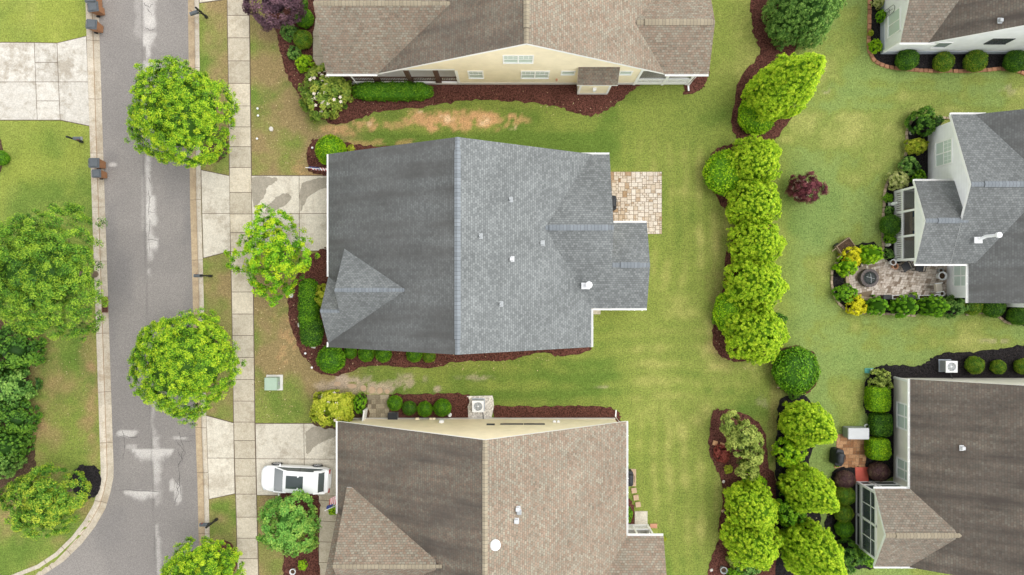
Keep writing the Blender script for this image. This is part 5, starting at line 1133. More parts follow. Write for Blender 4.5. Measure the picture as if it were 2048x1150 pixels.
# lower right house
G4 = 'clipped balls beside the air conditioner'
S(1949,730,17,'flecked','ball nearest the air conditioner in the black bed',group=G4); S(1996,734,14,'flecked','smaller second ball right of the air conditioner',group=G4); S(2045,733,15,'flecked','ball at the right edge in the black bed',group=G4)
S(1761,760,21,'olive','olive leafy bush at the top left corner of the lower right house',L,name='bush')
def hedgebox(u, v, rx, ry, hz, kind, label): ev('hedge', u, v, hz, label, 'hedge', clipped('hedge', FO[kind], (rx, ry, hz*.5), 5, int(2600*(rx*ry+hz*(rx+ry)*.6)), .10, .06, .03, hz*.5))
hedgebox(1765,800,.70,.86,1.2,'boxlime','bright square hedge block under the upper wall window'); hedgebox(1769,852,.68,.78,1.0,'boxdark','darker hedge block between two bright square ones'); hedgebox(1765,901,.70,.72,1.2,'boxlime','bright square hedge block beside the brick patio')
S(1690,959,19,'plum','plum round shrub left of the red slab',asp=(1,.9,.9)); S(1757,943,20,'plum','plum round shrub right of the red slab',asp=(1,.9,.9))
S(1690,991,19,'flecked','red-tipped ball, first below the plum shrub by the sunroom'); S(1687,1026,18,'flecked','second ball by the sunroom'); S(1688,1057,17,'box','third ball by the sunroom'); S(1694,1113,29,'dark','big dark bush at the sunroom corner',L,name='bush'); S(1734,1112,20,'box','green bush behind the big dark one at the sunroom corner',L,name='bush'); S(1675,929,5,'boxlime','tiny green ball beside the black grill cover')
S(2046,10,4,'box','tiny bush',L) if False else None
S(605,1130,10,'boxlime','small green plant in the mulch below the fresh green tree',L,(1,1,.6),name='bush'); S(667,1021,10,'boxlime','green plant by the walkway under the lower flag',L,name='bush'); S(702,297,8,'yellowgreen','small yellow plant beside the bright round shrub',L,(1,1,.6),name='bush'); S(1258,1031,9,'box','narrow plant at the wall by the porch step',L,(.8,1.6,1),name='bush'); S(1328,1078,5,'yellowgreen','yellow-green sprig at the porch roof corner',L,name='bush')

# ================================================================== OBJECTS
def edging(pts, m, label, w=.20, l=.33, hgt=.13, n=5):
    q = [P(u, v) for u, v in catmull(pts, False, n)]; mb = MB(); acc = [q[0]]
    for a, b in zip(q, q[1:]):
        k = max(1, int((b-a).length/.04))
        for i in range(1, k+1):
            p = a.lerp(b, i/k)
            if (p-acc[-1]).length >= l: acc.append(p)
    for a, b in zip(acc, acc[1:]):
        d = (b-a); mb.obox((a+b)/2+Vector((random.gauss(0,.01), random.gauss(0,.01), hgt/2-.02)), (l-.02, w, hgt+random.uniform(-.015, .015)), math.atan2(d.y, d.x)+random.gauss(0,.03), 0, random.random())
    return tag(mb.build('garden_edging', m, None, bevel=.012), label, 'edging')
edging([(1740,-30),(1739,0),(1738,50),(1737,95),(1743,114),(1754,126),(1776,134),(1812,139),(1862,142),(1947,142),(2000,138),(2025,140),(2060,152)], M['brick_edge'], 'red-brown block edging around the black bed at the top right', .24)
edging([(1901,237),(1840,235),(1820,246),(1812,270),(1815,292),(1810,312),(1802,338),(1783,353),(1775,364),(1769,381),(1767,413),(1765,463),(1766,516)], M['stone_edge'], 'tan stone edging curving along the sunporch bed', .16)
edging([(1681,515),(1666,535),(1662,555),(1664,578),(1671,598),(1682,612),(1699,622),(1732,626),(1780,628),(1830,631)], M['stone_edge'], 'tan stone edging around the cobbled patio planting', .16)
edging([(1930,629),(1960,625),(1985,626),(2003,639),(2020,647),(2050,650)], M['stone_edge'], 'tan stone edging below the right end of the grey roof', .16)
mb = MB(); c = P(1601, 379)
for k in range(16):
    a = 6.2832*k/16; mb.obox(c + Vector((math.cos(a)*.62, math.sin(a)*.62, .05)), (.16, .23, .14), a, 0, random.random())
tag(mb.build('stone_ring', M['stone_edge'], bevel=.012), 'stone ring around the burgundy maple', 'edging')
mb = MB(); mb.lathe([(.58, -.02), (.58, .05), (.3, .06), (.02, .06)], P(1601, 379), 20); struct(mb.build('ring_soil', M['soil']))
# ---- flagstones and stepping stones
def stone(u, v, rx, ry, m, label, rz=0, cat='stepping stone', h=.05, group=None, n=9):
    mb = MB(); c = P(u, v); pts = []
    for k in range(n):
        a = 6.2832*k/n; q = random.uniform(.86, 1.1); x, y = math.cos(a)*rx*q, math.sin(a)*ry*q
        pts.append((c.x + x*math.cos(rz)-y*math.sin(rz), c.y + x*math.sin(rz)+y*math.cos(rz)))
    mb.prism(pts, -.03, h); return tag(mb.build('stepping_stone', m, bevel=.012), label, cat, group)
GF = 'irregular flagstones in the muddy path'
for (u, v, rx, ry), lb in zip([(675,768,.26,.17),(704,772,.36,.17),(727,776,.22,.22),(744,780,.24,.25),(760,781,.2,.24),(775,783,.17,.18)], ['leftmost flagstone of the muddy path above the yellow-green bush','long second flagstone of the muddy path','third flagstone of the muddy path, more orange','fourth flagstone of the muddy path above the mossy tiles','fifth flagstone of the muddy path above the mossy tiles','rightmost flagstone of the muddy path by the mulch corner']): stone(u, v, rx, ry, M['step_stone'], lb, group=GF)
def squarestone(u, v, s, m, label, rz=0, group=None):
    mb = MB(); mb.obox(P(u, v, .06), (s, s, .10), rz); return tag(mb.build('stepping_stone', m, bevel=.01), label, 'stepping stone', group)
for (u, v), lb in zip([(1268,981),(1272,995),(1276,1009)], ['upper square stone of three beside the lower house','middle square stone of three beside the lower house','bottom square stone of three beside the lower house']): squarestone(u, v, .36, M['step_stone'], lb, .15, 'square stones beside the lower house')
for (u, v), lb in zip([(1430,886),(1444,890),(1458,894)], ['left orange paver in the lower brown bed','middle orange paver in the lower brown bed','right orange paver half under the olive tree']): squarestone(u, v, .33, M['paver_orange'], lb, -.25, 'orange pavers in the lower brown bed')
def rock(u, v, r, label, m='rock'):
    bm = bmesh.new(); bmesh.ops.create_icosphere(bm, subdivisions=2, radius=1)
    for q in bm.verts: q.co *= 1 + random.uniform(-.14, .14); q.co = Vector((q.co.x*r, q.co.y*r*.8, q.co.z*r*.6))
    me = bpy.data.meshes.new('rock'); bm.to_mesh(me); bm.free(); me.materials.append(M[m]); o = link('rock', me); o.location = P(u, v, r*.3); o.rotation_euler.z = random.random()*3
    return tag(o, label, 'rock')
rock(542,258,.19,'pale boulder on the front lawn beside the sidewalk'); rock(1447,963,.12,'white rock at the tip of the lower brown bed'); rock(1446,1022,.13,'pinkish rock against the merged evergreens','step_stone'); rock(1423,1140,.13,'white rock at the bottom left of the lower brown bed'); rock(1557,773,.14,'pinkish rock beside the big round shrub','step_stone'); rock(1822,266,.15,'pale rock in the sunporch bed below the dark leafy shrub')
# ---- path lights
def path_light(u, v, label):
    t = thing('path_light', label, 'garden light', P(u, v)); mb = MB(); mb.tube([(0,0,-.02),(0,0,.3)], .015, 6); mb.build('stake', M['black_metal'], t)
    mb = MB(); mb.lathe([(.03,.24),(.075,.28),(.075,.30),(.02,.34)], n=14); mb.build('lamp_cap', M['white_plastic'], t, True)
for u, v, l in ((518,219,'upper of two close garden lights by the sidewalk above the boulder'),(519,233,'lower of two close garden lights by the sidewalk above the boulder'),(517,279,'garden light by the sidewalk below the boulder'),(613,706,'garden light in the mulch left of the large corner ball'),(626,734,'garden light at the bottom curve of the grey house mulch'),(627,297,'garden light in the mulch left of the bright round shrub')): path_light(u, v, l)
# ---- wheeled bins
def make_bin(loc, rz, label):
    t = thing('wheeled_bin', label, 'bin', loc, rz, 'brown bins standing on the kerb')
    mb = MB(); w0, w1 = .24, .31
    p = [Vector(q) for q in ((-w0,-w0,.06),(w0,-w0,.06),(w0,w0,.06),(-w0,w0,.06),(-w1,-w1,.98),(w1,-w1,.98),(w1,w1,.98),(-w1,w1,.98))]; mb.hexa(p)
    mb.box(-w1-.02, -w1-.02, .9, w1+.02, w1+.02, .98); mb.build('body', M['brown_plastic'], t, bevel=.02)
    mb = MB(); mb.box(-.36, -.34, .985, .36, .34, 1.05); mb.box(-.28, -.26, 1.05, .28, .26, 1.075); mb.box(-.40, -.27, 1.0, -.36, -.2, 1.04); mb.box(-.40, .2, 1.0, -.36, .27, 1.04); mb.build('lid', M['grey_plastic'], t, bevel=.02)
    mb = MB(); mb.tube([(-.38,-.24,.93),(-.42,-.24,1.0),(-.42,.24,1.0),(-.38,.24,.93)], .018, 6); mb.build('handle', M['grey_plastic'], t)
    for s in (-1, 1):
        mb = MB(); mb.tube([(-.22, s*.25, .13), (-.22, s*.32, .13)], .13, 14); mb.build('wheel', M['rubber'], t)
    return t
for u, v, rz, l in ((179,-6,.05,'bin cut by the top edge of the photo'),(184,12,.12,'brown bin with grey lid on the kerb, upper of the pair at the top'),(181,47,-.08,'brown bin with grey lid on the kerb, lower of the pair at the top'),(186,325,.0,'brown bin with grey lid on the kerb, upper of the pair opposite the grey house'),(190,346,.03,'smaller brown bin with grey lid, lower of the pair opposite the grey house')):
    p = P(u, v, 1.05); o = make_bin((p.x, p.y, -.10), rz, l)
    if v == 346: o.scale = (.85, .85, .95)
# ---- mailboxes
def mailbox(bu, bv, ang, label, tall=1.65):
    t = thing('mailbox', label, 'mailbox', P(bu, bv), ang, 'black mailboxes along the kerbs')
    mb = MB(); mb.box(-.05, -.05, -.05, .05, .05, tall); mb.box(-.08, -.08, 0, .08, .08, .3); mb.lathe([(.05, tall), (.075, tall+.05), (.05, tall+.11), (.01, tall+.16)], n=10); mb.build('post', M['black_metal'], t)
    mb = MB(); mb.box(-.66, -.03, 1.0, .1, .03, 1.06); mb.bar((-.05, 0, .7), (-.42, 0, 1.0), .04, .04); mb.build('arm', M['black_metal'], t)
    mb = MB(); prof = [(-.11, 1.07), (.11, 1.07), (.11, 1.2)] + [(.11*math.cos(a), 1.2+.09*math.sin(a)) for a in np.linspace(.3, 2.84, 7)] + [(-.11, 1.2)]
    mb.vprism(prof, 'y', -.66, -.13); mb.build('box', M['grey_plastic'], t)
    mb = MB(); mb.box(-.685, -.115, 1.07, -.665, .115, 1.26); mb.build('door', M['grey_metal'], t); mb = MB(); mb.box(-.5, .115, 1.12, -.47, .13, 1.38); mb.build('flag', M['tail_red'], t)
mailbox(414,35,.35,'black mailbox at the top by the purple tree verge'); mailbox(423,552,.0,'black mailbox at the kerb in front of the grey house'); mailbox(434,1038,.0,'black mailbox at the kerb below the white car driveway'); mailbox(165,284,math.pi,'grey mailbox on the left lawn below the pale driveway')
# ---- storm drain
t = thing('storm_drain', 'rusty grated storm drain in the left gutter by the largest tree', 'drain', P(206, 609, -.12))
mb = MB(); w, l = .62, 1.0
mb.box(-w/2-.06, -l/2-.06, .016, w/2+.06, -l/2, .05); mb.box(-w/2-.06, l/2, .016, w/2+.06, l/2+.06, .05); mb.box(-w/2-.06, -l/2, .016, -w/2, l/2, .05); mb.box(w/2, -l/2, .016, w/2+.06, l/2, .05); mb.build('frame', mat('rusty_iron', (.12, .055, .04), .9), t)
mb = MB()
for k in range(9): y = -l/2 + .05 + k*.112; mb.box(-w/2, y-.028, .02, w/2, y+.028, .042)
for k in range(3): x = -w/2+.14+k*.16; mb.box(x-.02, -l/2, .018, x+.02, l/2, .038)
mb.build('grate', bpy.data.materials['rusty_iron'], t); mb = MB(); mb.box(-w/2, -l/2, .012, w/2, l/2, .0165); mb.build('pit', mat('drain_pit', (.012, .008, .007), 1), t)
# ---- transformer
p = P(549, 765); t = thing('transformer_box', 'pale green utility box on a concrete pad on the front lawn', 'utility box', p)
mb = MB(); mb.box(-.56, -.54, -.03, .60, .55, .07); mb.build('pad', M['found_white'], t, bevel=.015)
mb = MB(); mb.box(-.42, -.42, .07, .42, .42, .72); mb.box(-.44, -.44, .70, .44, .44, .76); mb.build('cabinet', M['utility_green'], t, bevel=.02); mb = MB(); mb.box(.42, -.12, .3, .46, .12, .5); mb.build('latch', M['grey_metal'], t)
# ---- air conditioners
def aircon(u, v, label, rz=0):
    t = thing('air_conditioner', label, 'air conditioner', P(u, v, .04), rz, 'outdoor air conditioners')
    mb = MB(); mb.box(-.44, -.44, -.02, .44, .44, .05); mb.build('pad', M['found_grey'], t)
    mb = MB(); mb.box(-.37, -.37, .05, .37, .37, .74)
    for k in range(12):
        z = .12 + k*.05
        for s in (-1, 1): mb.box(-.36, s*.372, z, .36, s*.382, z+.02); mb.box(s*.372, -.36, z, s*.382, .36, z+.02)
    mb.build('cabinet', M['grey_metal'], t)
    mb = MB(); o = [(-.40,-.40),(.40,-.40),(.40,.40),(-.40,.40)]; n = 24
    ring = [(math.cos(6.2832*k/n)*.30, math.sin(6.2832*k/n)*.30) for k in range(n)]; sq = [(max(-.40, min(.40, x*2.2)), max(-.40, min(.40, y*2.2))) for x, y in ring]
    for k in range(n): k2 = (k+1) % n; mb.poly([(*sq[k], .80), (*sq[k2], .80), (*ring[k2], .80), (*ring[k], .80)]); mb.poly([(*sq[k2], .80), (*sq[k], .80), (*sq[k], .74), (*sq[k2], .74)]); mb.poly([(*ring[k], .80), (*ring[k2], .80), (*ring[k2], .7), (*ring[k], .7)])
    mb.build('top_panel', M['white_plastic'], t)
    mb = MB()
    for r in (.07, .12, .17, .22, .27): mb.tube([(math.cos(6.2832*k/20)*r, math.sin(6.2832*k/20)*r, .79) for k in range(21)], .007, 4, cap=False)
    for k in range(8): a = 6.2832*k/8; mb.bar((math.cos(a)*.06, math.sin(a)*.06, .792), (math.cos(a)*.30, math.sin(a)*.30, .792), .012, .012)
    mb.build('fan_guard', M['steel'], t)
    mb = MB(); mb.lathe([(.07, .70), (.07, .78), (.03, .79)], n=14)
    for k in range(4):
        a = 6.2832*k/4; c_, s_ = math.cos(a), math.sin(a); q = lambda x, y, z: (x*c_-y*s_, x*s_+y*c_, z)
        mb.poly([q(.05,-.03,.72), q(.28,-.10,.70), q(.28,.10,.75), q(.05,.04,.75)])
    mb.build('fan', M['steel'], t); mb = MB(); mb.box(-.36, -.36, .50, .36, .36, .52); mb.build('coil_floor', M['dark_metal'], t)
    mb = MB(); mb.tube([(.3, -.37, .3), (.32, -.6, .2), (.35, -.95, .35)], .03, 6); mb.build('line_set', M['dark_metal'], t)
aircon(957, 809, 'air conditioner on white gravel beside the lower cream wall'); aircon(1889, 731, 'air conditioner in the black bed above the lower right house')
# ---- covered grills
def grill(u, v, rz, label, sc_=1):
    t = thing('covered_grill', label, 'grill', P(u, v, .04), rz, 'grills under black covers'); t.scale = (sc_,)*3
    mb = MB(); rows = []
    for z, hx, hy in ((0,.33,.60),(.5,.32,.58),(.82,.31,.62),(.86,.30,.60),(.90,.29,.42),(1.05,.27,.40),(1.16,.20,.36),(1.2,.08,.25)):
        rows.append([Vector((math.copysign(abs(math.cos(a))**.45, math.cos(a))*hx*(1+.03*math.sin(7*a)), math.copysign(abs(math.sin(a))**.45, math.sin(a))*hy*(1+.02*math.sin(9*a)), z)) for a in np.linspace(0, 6.2832, 33)[:-1]])
    for a, b in zip(rows, rows[1:]):
        for k in range(32): mb.poly([a[k], a[(k+1) % 32], b[(k+1) % 32], b[k]])
    mb.poly(rows[-1]); mb.build('cover', M['black_cloth'], t, True)
    mb = MB(); mb.tube([(.33, -.25, .9), (.37, -.25, .95), (.37, .25, .95), (.33, .25, .9)], .018, 6); mb.build('handle', M['black_metal'], t)
grill(1223, 408, 0, 'black covered grill on the cream flagstone patio under the grey eave', .82); grill(1256, 952, 0, 'black covered grill half hidden under the lower brown eave', .85); grill(1668, 910, -.12, 'black covered grill at the edge of the orange brick patio', .95)
# ---- white storage box on the brick patio
p = P(1702, 862); t = thing('storage_box', 'white lidded storage box on the orange brick patio', 'storage box', (p.x, p.y, .04))
mb = MB(); mb.box(-.62, -.36, 0, .78, .36, .78); mb.build('body', M['grey_metal'], t, bevel=.02); mb = MB(); mb.box(-.65, -.39, .79, .81, .39, .88); mb.build('lid', M['dull_white'], t, bevel=.03)
mb = MB(); c = P(1733, 853, .06)
for k in range(4): mb.tube([c+Vector((math.cos(6.2832*j/20)*(.17-.01*k), math.sin(6.2832*j/20)*(.17-.01*k), .03*k)) for j in range(21)], .016, 5, cap=False)
tag(mb.build('hose_coil', M['white_plastic']), 'pale coiled hose beside the storage box', 'hose')
t = thing('splash_block', 'teal splash block and white spout at the corner of the lower right black bed', 'splash block', P(1737, 741))
mb = MB(); mb.box(-.28, -.17, 0, .28, .17, .04); mb.box(-.28, -.17, .04, .28, -.13, .11); mb.box(-.28, .13, .04, .28, .17, .11); mb.build('tray', M['teal'], t); mb = MB(); mb.bar((.08, .1, .15), (.5, -.25, .12), .09, .08); mb.build('spout', M['white_plastic'], t)
t = thing('splash_block', 'dark green splash block by the blossoming bush', 'splash block', P(692, 177)); mb = MB(); mb.box(-.13, -.38, .03, .13, .38, .07); mb.box(-.13, -.38, .07, -.10, .38, .14); mb.box(.10, -.38, .07, .13, .38, .14); mb.build('tray', M['green_plastic'], t)
t = thing('splash_block', 'terracotta splash block at the porch corner of the lower house', 'splash block', P(1307, 1051)); mb = MB(); mb.box(-.24, -.14, 0, .24, .14, .06); mb.box(-.24, -.14, .06, .24, -.1, .13); mb.box(-.24, .1, .06, .24, .14, .13); mb.build('tray', M['terracotta'], t)
# ---- lower cream wall odds
p = P(788, 831); t = thing('deck_box', 'dark grey box beside the mossy tiles at the lower cream wall', 'box', (p.x, p.y, .03)); mb = MB(); mb.box(-.32, -.27, 0, .32, .27, .5); mb.build('body', M['grey_metal'], t); mb = MB(); mb.box(-.34, -.29, .5, .34, .29, .56); mb.build('lid', M['black_cloth'], t, bevel=.015)
p = P(733, 829); t = thing('low_gate', 'white low screen panel beside the mossy tiles', 'screen panel', (p.x, p.y, .03), -.15); mb = MB(); mb.box(-.04, -.46, 0, .04, .46, 1.1); mb.build('panel', M['white'], t); mb = MB(); mb.box(-.06, -.5, 0, .06, -.44, 1.16); mb.box(-.06, .44, 0, .06, .5, 1.16); mb.build('post', M['white'], t)
def ornament(u, v, label, h=.6, m='white_plastic'):
    t = thing('garden_statue', label, 'statue', P(u, v, .03)); mb = MB(); mb.lathe([(.13,0),(.13,.06),(.08,.09),(.08,h*.35),(.14,h*.42),(.12,h*.6),(.06,h*.75),(.08,h*.82),(.085,h*.92),(.02,h)], n=14); mb.build('figure', M[m], t, True)
    mb = MB(); mb.box(-.15, -.15, -.03, .15, .15, .03); mb.build('plinth', M['rock'], t)
ornament(900, 829, 'white ornament at the end of the ball row by the lower cream wall', .5); ornament(1780, 409, 'white statue beside the sunporch rail', .9); ornament(1772, 490, 'grey stone statue at the lower sunporch rail', .55, 'rock'); ornament(583, 591, 'small pale figurine in the mulch left of the upper hedge', .35)
mb = MB(); mb.obox(P(598, 650, .08), (.15, .3, .14), .1); tag(mb.build('stone_block', M['rock'], bevel=.02), 'white stone block left of the lower hedge', 'stone block')
mb = MB(); mb.obox(P(627, 694, .08), (.3, .16, .12), -.2); tag(mb.build('stone_block', M['rock'], bevel=.02), 'white stone block at the foot of the lower hedge', 'stone block')
# ---- fire pit, patio furniture and pots
p = P(1733, 556); t = thing('fire_pit', 'round stone fire pit on the cobbled patio', 'fire pit', (p.x, p.y, .04))
mb = MB(); n = 18
for k in range(n):
    a0, a1 = 6.2832*k/n+.01, 6.2832*(k+1)/n-.01; q = [(math.cos(a)*r, math.sin(a)*r) for a, r in ((a0,.42),(a1,.42),(a1,.64),(a0,.64))]; mb.prism(q, 0, .42, 0, random.random())
mb.build('ring', mottled('charcoal_block', (.10, .085, .085), (.17, .145, .14), 6, 30, .95, .4), t)
mb = MB(); mb.lathe([(.41, .02), (.41, .2), (.1, .21), (.02, .21)], n=20); mb.build('bowl', mat('ash_black', (.02, .022, .02), 1), t)
mb = MB(); mb.tube([(math.cos(6.2832*k/24)*.43, math.sin(6.2832*k/24)*.43, .45) for k in range(25)], .02, 6, cap=False); mb.bar((-.42,.05,.45),(.42,-.05,.45),.03,.02); mb.bar((.08,-.42,.452),(-.08,.42,.452),.03,.02); mb.lathe([(.40,.43),(.30,.50),(.05,.56)], n=20); mb.build('spark_screen', screen('dark_mesh', (.05, .06, .06), .6), t)
mb = MB(); mb.tube([(-.3,.1,.53),(0,0,.59),(.3,-.08,.52)], .014, 5); mb.tube([(.05,-.35,.5),(0,0,.595),(-.03,.3,.52)], .014, 5); mb.build('poker', M['steel'], t)
mb = MB(); c = P(1733, 556)
for k in range(14):
    a = 2.2 + k*.20; mb.obox(c+Vector((math.cos(a)*1.45, math.sin(a)*1.45, .12)), (.24, .30, .24), a, 0, random.random())
tag(mb.build('seat_wall', M['stone_edge'], bevel=.012), 'low curved stone seat wall left of the fire pit', 'low wall')
def chair(u, v, rz, label, m='black_metal', cm='black_cloth'):
    t = thing('patio_chair', label, 'chair', P(u, v, .04), rz, 'chairs on the cobbled patio')
    for sx in (-1, 1):
        for sy in (-1, 1):
            mb = MB(); mb.bar((sx*.25, sy*.25, 0), (sx*.24, sy*.24, .42), .035, .035); mb.build('leg', M[m], t)
    mb = MB(); mb.box(-.28, -.28, .42, .28, .28, .46); mb.build('seat', M[cm], t, bevel=.012)
    mb = MB(); mb.hexa([Vector(q) for q in ((-.28,.24,.46),(.28,.24,.46),(.28,.29,.46),(-.28,.29,.46),(-.28,.40,.98),(.28,.40,.98),(.28,.44,.98),(-.28,.44,.98))]); mb.build('backrest', M[cm], t, bevel=.012)
    for sx in (-1, 1):
        mb = MB(); mb.bar((sx*.30, -.26, .64), (sx*.30, .32, .66), .05, .03); mb.bar((sx*.30, -.25, .42), (sx*.30, -.25, .64), .03, .03); mb.build('armrest', M[m], t)
chair(1805, 534, .5, 'black chair on the cobbled patio nearest the sunporch corner'); chair(1832, 535, -.2, 'black chair on the cobbled patio beside the wall, right of its twin'); chair(1868, 575, 1.7, 'pale cushioned chair on the cobbled patio by the wall window', 'white_plastic', 'cushion')
def pot(u, v, r, hgt, m, label, plant=None):
    t = thing('plant_pot', label, 'pot', P(u, v, .04)); mb = MB(); mb.lathe([(r*.7,0),(r*.95,hgt*.85),(r*1.08,hgt*.87),(r*1.08,hgt),(r*.88,hgt),(r*.86,hgt*.8),(r*.1,hgt*.8)], n=20); mb.build('pot', M[m], t, True)
    mb = MB(); mb.lathe([(r*.86,hgt*.78),(r*.5,hgt*.84),(r*.05,hgt*.86)], n=16); mb.build('soil', M['soil'], t)
    if plant: o = link('plant', L[plant][0], t); o.scale = (r*1.1,)*3; o.location.z = hgt*.7
pot(1781, 525, .2, .4, 'white_plastic', 'white pot at the sunporch corner of the patio'); pot(1786, 533, .19, .36, 'terracotta', 'tan pot beside the white pot at the sunporch corner'); pot(1877, 552, .28, .5, 'white_plastic', 'big white pot under the window on the cobbled patio'); pot(1868, 594, .2, .4, 'white_plastic', 'left of two white pots below the patio chair'); pot(1878, 587, .17, .4, 'white_plastic', 'right of two white pots below the patio chair')
pot(588, 1140, .2, .35, 'white_plastic', 'white ring pot in the mulch below the fresh green tree'); pot(1444, 1136, .23, .45, 'grey_metal', 'grey bucket pot at the bottom of the lower brown bed'); pot(1877, 541, .15, .35, 'grey_metal', 'small dark pot above the big white pot')
def planter(u, v, label):
    t = thing('planter_box', label, 'planter', P(u, v, .04), 0, 'white rimmed planter boxes'); mb = MB(); w, d = .42, .14
    mb.box(-w,-d,0,w,-d+.04,.45); mb.box(-w,d-.04,0,w,d,.45); mb.box(-w,-d+.04,0,-w+.04,d-.04,.45); mb.box(w-.04,-d+.04,0,w,d-.04,.45); mb.build('box', M['white_plastic'], t); mb = MB(); mb.box(-w+.04,-d+.04,.02,w-.04,d-.04,.40); mb.build('soil', M['soil'], t)
planter(1790, 594, 'left white rimmed planter box at the lower patio edge'); planter(1842, 594, 'right white rimmed planter box at the lower patio edge')
for u, l in ((1768, 'left black bench cube at the lower patio edge'), (1816, 'right black bench cube at the lower patio edge')):
    t = thing('patio_stool', l, 'stool', P(u, 594, .04)); mb = MB(); mb.box(-.28,-.16,.36,.28,.16,.44); mb.build('seat', M['black_cloth'], t, bevel=.02)
    for sx in (-1, 1): mb = MB(); mb.box(sx*.24-.02,-.14,0,sx*.24+.02,.14,.36); mb.build('leg', M['dark_wood'], t)
S(1827,592,8,'boxlime','bright small plant between the two planter boxes',L,name='bush')
# wheeled planter
p = P(1684, 494, 0); t = thing('garden_cart', 'wooden wheeled planter tilted on the lawn by the patio', 'garden cart', (p.x, p.y, 0), .62)
mb = MB(); w, d = .55, .40
mb.box(-w,-d,.25,w,-d+.04,.62); mb.box(-w,d-.04,.25,w,d,.62); mb.box(-w,-d+.04,.25,-w+.04,d-.04,.62); mb.box(w-.04,-d+.04,.25,w,d-.04,.62); mb.box(-w+.04,-d+.04,.25,w-.04,d-.04,.29); mb.build('box', M['wood'], t)
mb = MB(); mb.box(-w+.04,-d+.04,.29,w-.04,d-.04,.56); mb.build('soil', M['soil'], t)
for s in (-1, 1): mb = MB(); mb.tube([(-.35, s*.42, .2), (-.35, s*.47, .2)], .2, 16); mb.build('wheel', M['black_metal'], t); mb = MB(); mb.box(.4, s*.33-.03, 0, .46, s*.33+.03, .25); mb.build('leg', M['wood'], t); mb = MB(); mb.bar((-w, s*.3, .5), (-w-.45, s*.3, .62), .04, .04); mb.build('handle', M['wood'], t)
# wrought iron trellis
t = thing('wall_trellis', 'curled iron trellis on the white wall at the top right', 'trellis', (25.82, 18.9, 0)); mb = MB()
for y in (-.25, 0, .25): mb.tube([(0, y, .05), (0, y, 1.7)], .014, 5)
mb.tube([(0, .25*math.cos(a), 1.7+.25*math.sin(a)) for a in np.linspace(0, 3.1416, 9)], .014, 5); mb.tube([(0, .1+.1*math.cos(a), 1.2+.1*math.sin(a)) for a in np.linspace(0, 6, 12)], .012, 5); mb.tube([(0, -.1+.1*math.cos(a), 1.2+.1*math.sin(a)) for a in np.linspace(0, 6, 12)], .012, 5); mb.build('scrollwork', M['black_metal'], t)
# ---- flags
def flag(base, tip, label, L0=.25, drop=.55):
    base, tip = Vector(base), Vector(tip); t = thing('flag', label, 'flag', base); d = tip-base
    mb = MB(); mb.tube([(0,0,0), d], .016, 6); mb.lathe([(.01,0),(.03,.03),(.01,.06)], d, 8); mb.build('pole', M['white_plastic'], t)
    mb = MB(); nx, ny = 14, 13; g = d.normalized(); side = g.cross(Vector((0,0,1))).normalized(); Lf = d.length*.62
    def pt(i, j):
        a = i/nx; b = j/ny                                  # i along the hanging fly, j down the hoist on the pole
        q = d*(1-.06) - g*Lf*(b) ; z = -a*1.15
        return q + Vector((0,0,z*.82)) + side*(.10*math.sin(a*7+b*2) + .22*a*drop) + g*(-.10*a)
    for i in range(nx):
        for j in range(ny):
            canton = i < nx*.42 and j < 7
            mb.poly([pt(i, j), pt(i+1, j), pt(i+1, j+1), pt(i, j+1)], None, 2 if canton else (0 if j % 2 == 0 else 1))
    up = side*.004
    for i in range(5):
        for j in range(5):
            c = pt(.6+i*1.1, .8+j*1.3)
            for s in (1, -1): mb.poly([c+up*s+g*.018, c+up*s+Vector((0,0,.018)), c+up*s-g*.018, c+up*s-Vector((0,0,.018))], None, 1)
    mb.build('cloth', [M['flag_red'], M['flag_white'], M['flag_blue']], t)
    mb = MB(); mb.lathe([(.05,-.05),(.05,.05),(.02,.08)], n=8); mb.build('bracket', M['black_metal'], t)
flag((-11.7, 7.85, 2.1), tuple(P(612, 335, 2.6)), 'red and white striped flag on a pole above the grey house driveway')
flag((-11.1, -14.35, 2.1), tuple(P(650, 1021, 2.9)), 'red, white and blue flag by the lower garage above the walkway', drop=1.6)
# ---- car
cx, cy = -15.02, -13.28; t = thing('parked_car', 'white sedan with a glass sunroof parked on the lower driveway', 'car', (cx, cy, .03), math.pi - .045)
# local x forward from the middle, y left
L2 = 2.44; st = [(-2.45,.48,.55),(-2.42,.66,.76),(-2.32,.79,.92),(-2.05,.88,.985),(-1.6,.925,.99),(-.8,.935,.975),(0,.935,.965),(.7,.93,.95),(1.15,.925,.93),(1.6,.91,.88),(1.95,.86,.82),(2.2,.75,.74),(2.35,.60,.64),(2.43,.38,.50)]
mb = MB(); rows = []
for x, w, z in st:
    lo = .24 if abs(x) < 2.2 else .34; a = [(w*.90, lo), (w*.985, .40), (w, min(.62, z*.9)), (w*.965, z-.07 if z > .6 else z-.02), (w*.86, z-.012), (w*.5, z+.015), (0, z+.025)]
    rows.append([Vector((x, y, zz)) for y, zz in a] + [Vector((x, -y, zz)) for y, zz in a[-2::-1]])
for a, b in zip(rows, rows[1:]):
    for k in range(len(a)-1): mb.poly([a[k], a[k+1], b[k+1], b[k]])
mb.poly(rows[0]); mb.poly(rows[-1][::-1]); mb.poly([r[0] for r in rows] + [r[-1] for r in rows][::-1])
body = mb.build('body', M['carpaint'], t, True)
gs = [(1.36,.95,.93,.86,.82),(1.0,1.14,.93,.86,.79),(.64,1.35,.94,.86,.74),(.42,1.42,.95,.86,.72),(-.4,1.48,.96,.87,.715),(-1.2,1.46,.97,.87,.70),(-1.78,1.37,.98,.86,.69),(-1.95,1.21,.98,.84,.69),(-2.10,1.02,.98,.80,.72)]
mg = MB(); mr = MB(); rw = []
